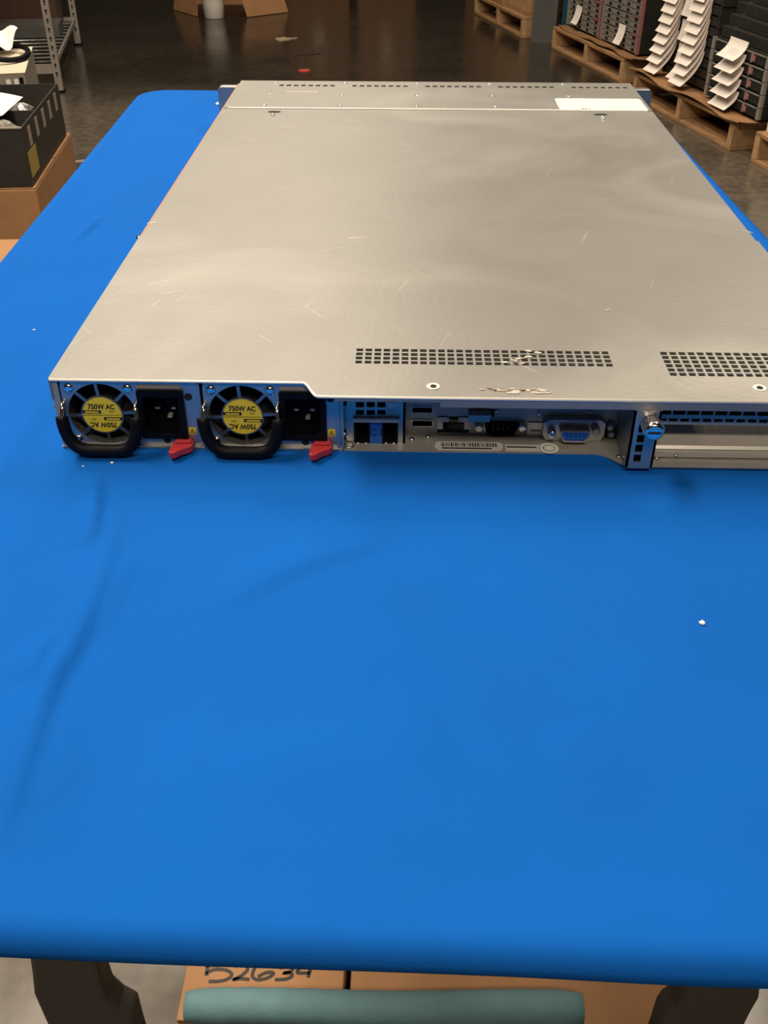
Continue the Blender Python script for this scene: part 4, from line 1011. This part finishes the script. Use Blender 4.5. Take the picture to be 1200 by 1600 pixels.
# cartons on the far pallet
def carton_at(name, label, P, A, u0, u1, v0, v1, z0, z1, m='cardboard', tape=True):
    c = loc(P, A, (u0+u1)/2, (v0+v1)/2); return carton(name, label, c.x-(u1-u0)/2, c.x+(u1-u0)/2, c.y-(v1-v0)/2, c.y+(v1-v0)/2, z0, z1, m, tape, rotz=A)
carton_at('cardboard_box', 'brown carton on the far pallet beyond the column', P1, A1, .0, .52, .03, .50, PZ, .50)
t = carton_at('cardboard_box', 'pale cut cardboard tray box at the pallet corner beside the column', P1, A1, .56, .98, .05, .52, PZ+.018, .46, m='pallet_end')
carton_at('cardboard_box', 'brown carton in the back row of the far pallet', P1, A1, .05, .98, .56, 1.06, PZ, .62, m='cardboard_dim')
MB().box(0, 0, 0, 0, 0, 0)
c = loc(P1, A1, .77, .25); MB().box(-.215, .215, -.24, .24, -.017, -.0005).build('slip_board', 'pallet', t)
# column
cb = onz(848, 67, 0)
t = thing('steel_column', 'dark grey steel column between the pallets', 'column', (cb.x+.004, cb.y+.050, 0), R(-6))
MB().box(-.075, .075, -.050, -.042, 0, HC).build('flange', 'greycol', t); MB().box(-.075, .075, .042, .050, 0, HC).build('flange', 'greycol', t); MB().box(-.075, -.067, -.042, .042, 0, HC).build('web', 'greycol', t)
MB().box(.067, .075, -.042, .042, 0, HC).build('web', 'greycol', t)
# blue bin behind the column
c = loc(P2, A2, -.055, .24)
t = thing('plastic_bin', 'dark blue plastic bin standing between the column and the grey servers', 'bin', (c.x, c.y, 0), A2)
MB().prism([(-.050, 0), (.050, 0), (.070, .95), (-.070, .95)], 'y', -.145, .2).build('body', 'bluebin', t, bevel=.01); MB().box(-.074, .074, -.149, .205, .95, .97).build('rim', 'bluebin', t)

# 2U twelve-bay server
def storage_server(label):
    t = thing('storage_server', label, 'server', group='stacked twelve-bay servers'); Wd, H, Dp = .475, .0885, .62
    MB().box(0, Wd, .012, Dp, 0, H).build('chassis', 'server_dark', t)
    me = None
    for i in range(4):
        for j in range(3):
            x, z = .014+i*.1125, .003+j*.0283
            cd = MB().box(0, .106, 0, .010, 0, .0258)
            cd.box(0, .040, -.003, 0, .002, .0238); cd.box(.086, .106, -.003, 0, .002, .0238)
            if me is None:
                c_ = cd.build('drive_caddy', 'caddy', t); me = c_.data; s0 = MB().box(.044, .080, -.0012, .0, .005, .0205).build('latch_recess', 'void', c_); sme = s0.data
            else:
                c_ = bpy.data.objects.new('drive_caddy', me); COL.objects.link(c_); c_.parent = t; s0 = bpy.data.objects.new('latch_recess', sme); COL.objects.link(s0); s0.parent = c_
            c_.location = (x, .002, z)
    MB().box(.4640, .4750, -.006, .012, 0, H).build('front_ear', 'pink', t); MB().box(0, .012, -.006, .012, 0, H).build('front_ear', 'caddy', t)
    MB().box(.352, .4640, -.004, .004, H-.004, H).build('pink_strip', 'pink', t)
    return t
ORD = ['lowest', 'second from the bottom', 'third from the bottom', 'fourth from the bottom', 'fifth from the bottom', 'sixth from the bottom', 'seventh from the bottom', 'eighth from the bottom', 'ninth from the bottom', 'tenth from the bottom', 'eleventh from the bottom', 'twelfth from the bottom', 'topmost']
s0 = None
for si, u in enumerate((.035, .535)):
    for k in range(5):
        if s0 is None: s0 = storage_server('grey twelve-bay server in the pair of stacks on cardboard'); o = s0
        else: o = copy_tree(s0)
        o['label'] = 'grey twelve-bay server, %s in the stack %s' % (ORD[k] if k < 4 else 'topmost', 'beside the blue bin' if si == 0 else 'facing the paper-tagged pallet'); o.location = loc(P2, A2, u+.003*random.uniform(-1, 1), .075+0*random.uniform(-1, 1), SZ+.010+k*.0888); o.rotation_euler = (0, 0, A2)
# hanging paper sheets
def paper_mesh(wd, ln, flare, m='paperprint'):
    b = MB(); n, w_ = 8, 3
    for th in (0, 1):
        for j in range(n+1):
            r = j/n; a = r*r
            for i in range(w_+1): b.v.append((wd*(i/w_-.5), -flare*a-(.0008 if th else 0), -ln*(r-.12*a*flare/ln)))
    N1 = (n+1)*(w_+1)
    for j in range(n):
        for i in range(w_):
            q = j*(w_+1)+i; b.f.append((q, q+1, q+w_+2, q+w_+1)); b.sm.append(True); b.f.append((q+N1, q+N1+w_+1, q+N1+w_+2, q+N1+1)); b.sm.append(True)
    return b
def hang(label, group, P, A, u, v, z, mesh, dr=0, tilt=0):
    o = bpy.data.objects.new('paper_tag', mesh); COL.objects.link(o); o.location = loc(P, A, u, v, z); o.rotation_euler = (tilt, 0, A+dr)
    return tag(o, label, 'paper', group)
def keep_mesh(b, name, m):
    o = b.build(name, m); me = o.data; bpy.data.objects.remove(o); return me
pmA = keep_mesh(paper_mesh(.130, .160, .040), 'paper_tag', 'paperprint')
pmE = keep_mesh(paper_mesh(.092, .086, .050), 'paper_tag_low', 'paperprint')
pmB = keep_mesh(paper_mesh(.092, .090, .016), 'paper_tag_narrow', 'paperprint')
pmC = keep_mesh(paper_mesh(.150, .078, .058), 'paper_tag_wide', 'paperprint')
pmD = keep_mesh(paper_mesh(.085, .100, .030), 'paper_tag_small', 'paperprint')
hang('white paper tag hanging low on the far stack of twelve-bay servers', None, P2, A2, .20, .0738, .262, pmD)
hang('white paper tag hanging low on the near stack of twelve-bay servers', None, P2, A2, .80, .0738, .255, pmD)

# dark 1U servers with cascading papers
def slim_server(name, label, m, front, group, Wd=.475, H=.0445, Dp=.66, dark=True):
    t = thing(name, label, 'server', group=group)
    MB().box(0, Wd, .010, Dp, 0, H-.0006).build('chassis', m, t)
    MB().box(0, .020, -.004, .010, .001, H-.002).build('front_ear', front, t); MB().box(Wd-.020, Wd, -.004, .010, .001, H-.002).build('front_ear', front, t)
    for i in range(4):
        x = .030+i*.106; c_ = MB().box(x, x+.098, .0, .010, .004, H-.006).build('drive_bay', 'server_dark' if dark else 'void', t)
        MB().box(x, x+.098, -.003, 0, H-.010, H-.004).build('bay_handle', front, c_)
    return t
g1 = 'paper-tagged dark servers on the pallet'
s1 = slim_server('slim_server', 'dark slim server in the stack with long rows of paper tags', 'server_dark', 'server_dark', g1)
NS = 13
for k in range(NS):
    o = s1 if k == 0 else copy_tree(s1)
    o['label'] = 'dark slim server, %s in the paper-tagged stack' % ORD[k]; o.location = loc(P3, A3, .105+.004*random.uniform(-1, 1), .10, SZ+.012+k*.0447); o.rotation_euler = (0, 0, A3)
cas = [keep_mesh(paper_mesh(.130, .160, .046+.050*max(0, 1-k/7)**1.4), 'paper_tag', 'paperprint') for k in range(10)]
for k in range(10):
    z = SZ+.172+k*.0447
    hang('white paper tag, %s in the cascade farther from the grey stack' % (ORD[k] if k < 9 else 'topmost'), 'outer cascade of paper tags', P3, A3, .150+.012*k/10+.002*random.uniform(-1, 1), .0964, z, cas[k])
    hang('white paper tag, %s in the cascade next to the grey stack' % (ORD[k] if k < 9 else 'topmost'), 'inner cascade of paper tags', P3, A3, .425+.002*random.uniform(-1, 1), .0964, z, cas[k])
for k, (u, z) in enumerate(((.284, .505), (.286, .400), (.288, .300), (.290, .226))):
    hang('white list sheet, %s between the two paper tag cascades' % ['topmost', 'second from the top', 'third from the top', 'lowest'][k], 'list sheets between the cascades', P3, A3, u, .0964, z, pmB if k < 3 else pmE)
# grey slim servers
g2 = 'grey slim servers with wide tags'
s2 = slim_server('slim_server', 'grey slim server with empty bays in the short stack on cardboard', 'server_dark', 'caddy', g2, H=.0492, dark=False)
MB().box(.345, .372, -.006, -.003, .012, .034).build('pink_tag', 'pink', s2)
bl = MB().box(.135, .150, -.004, 0, .004, .045).build('divider_strip', 'caddy', s2); MB().box(.335, .350, -.003, .0, .004, .045).build('divider_strip', 'caddy', s2)
for k in range(5):
    o = s2 if k == 0 else copy_tree(s2)
    o['label'] = 'grey slim server with empty bays, %s of the short stack' % (ORD[k] if k < 4 else 'topmost'); o.location = loc(P3, A3, .612+.004*random.uniform(-1, 1), .062, SZ+.012+k*.0494); o.rotation_euler = (0, 0, A3)
for k in range(5):
    hang('wide white paper tag, %s on the short grey server stack' % (ORD[k] if k < 4 else 'topmost'), 'wide tags on the grey stack', P3, A3, .835, .0578, SZ+.086+k*.0494, pmC)
# dark units piled above and behind
g3 = 'dark units piled on the grey servers'
for k in range(4):
    t = thing('dark_unit', 'dark flat unit with pale clips, %s of the pile on grey servers' % ['lowest', 'second from the bottom', 'third from the bottom', 'topmost'][k], 'server', loc(P3, A3, .625+.015*random.uniform(-1, 1), .085+.03*k, SZ+.012+5*.0494+.001+k*.046), A3+R(random.uniform(-.8, .8)), g3)
    MB().box(0, .50, 0, .5, 0, .045).build('case', 'server_dark', t, bevel=.003)
    for i in range(5):
        x = .04+i*.1; MB().box(x, x+.035, .03+.02*(i % 2), .045+.02*(i % 2), .045, .0458).build('clip', 'greyrack', t)
# pale printed carton on the nearest pallet
t = carton_at('printed_carton', 'white printed carton on the pallet next to the grey slim servers', P4, A4, .02, .46, .03, .46, PZ, .56, m='whitecarton', tape=False)

# cartons further down the aisle (seen in the floor's reflection)
for i, (x, y, h_, wd) in enumerate(((-.62, 9.1, .95, .55), (-.02, 9.0, 1.05, .50), (.95, 9.3, .9, .55), (1.6, 8.9, 1.0, .5))):
    t = carton('tall_carton', ['tall brown labelled carton behind the open carton and pail', 'tallest brown labelled carton at the aisle end', 'low brown labelled carton behind the far pallet', 'brown labelled carton farthest along behind the pallets'][i], x-wd/2, x+wd/2, y, y+.5, 0, h_, m='cardboard_dim', group='tall cartons at the aisle end')
    MB().box(-.05, .05, -.2525, -.2505, h_*.45, h_*.45+.13).build('white_label', 'sticker', t)
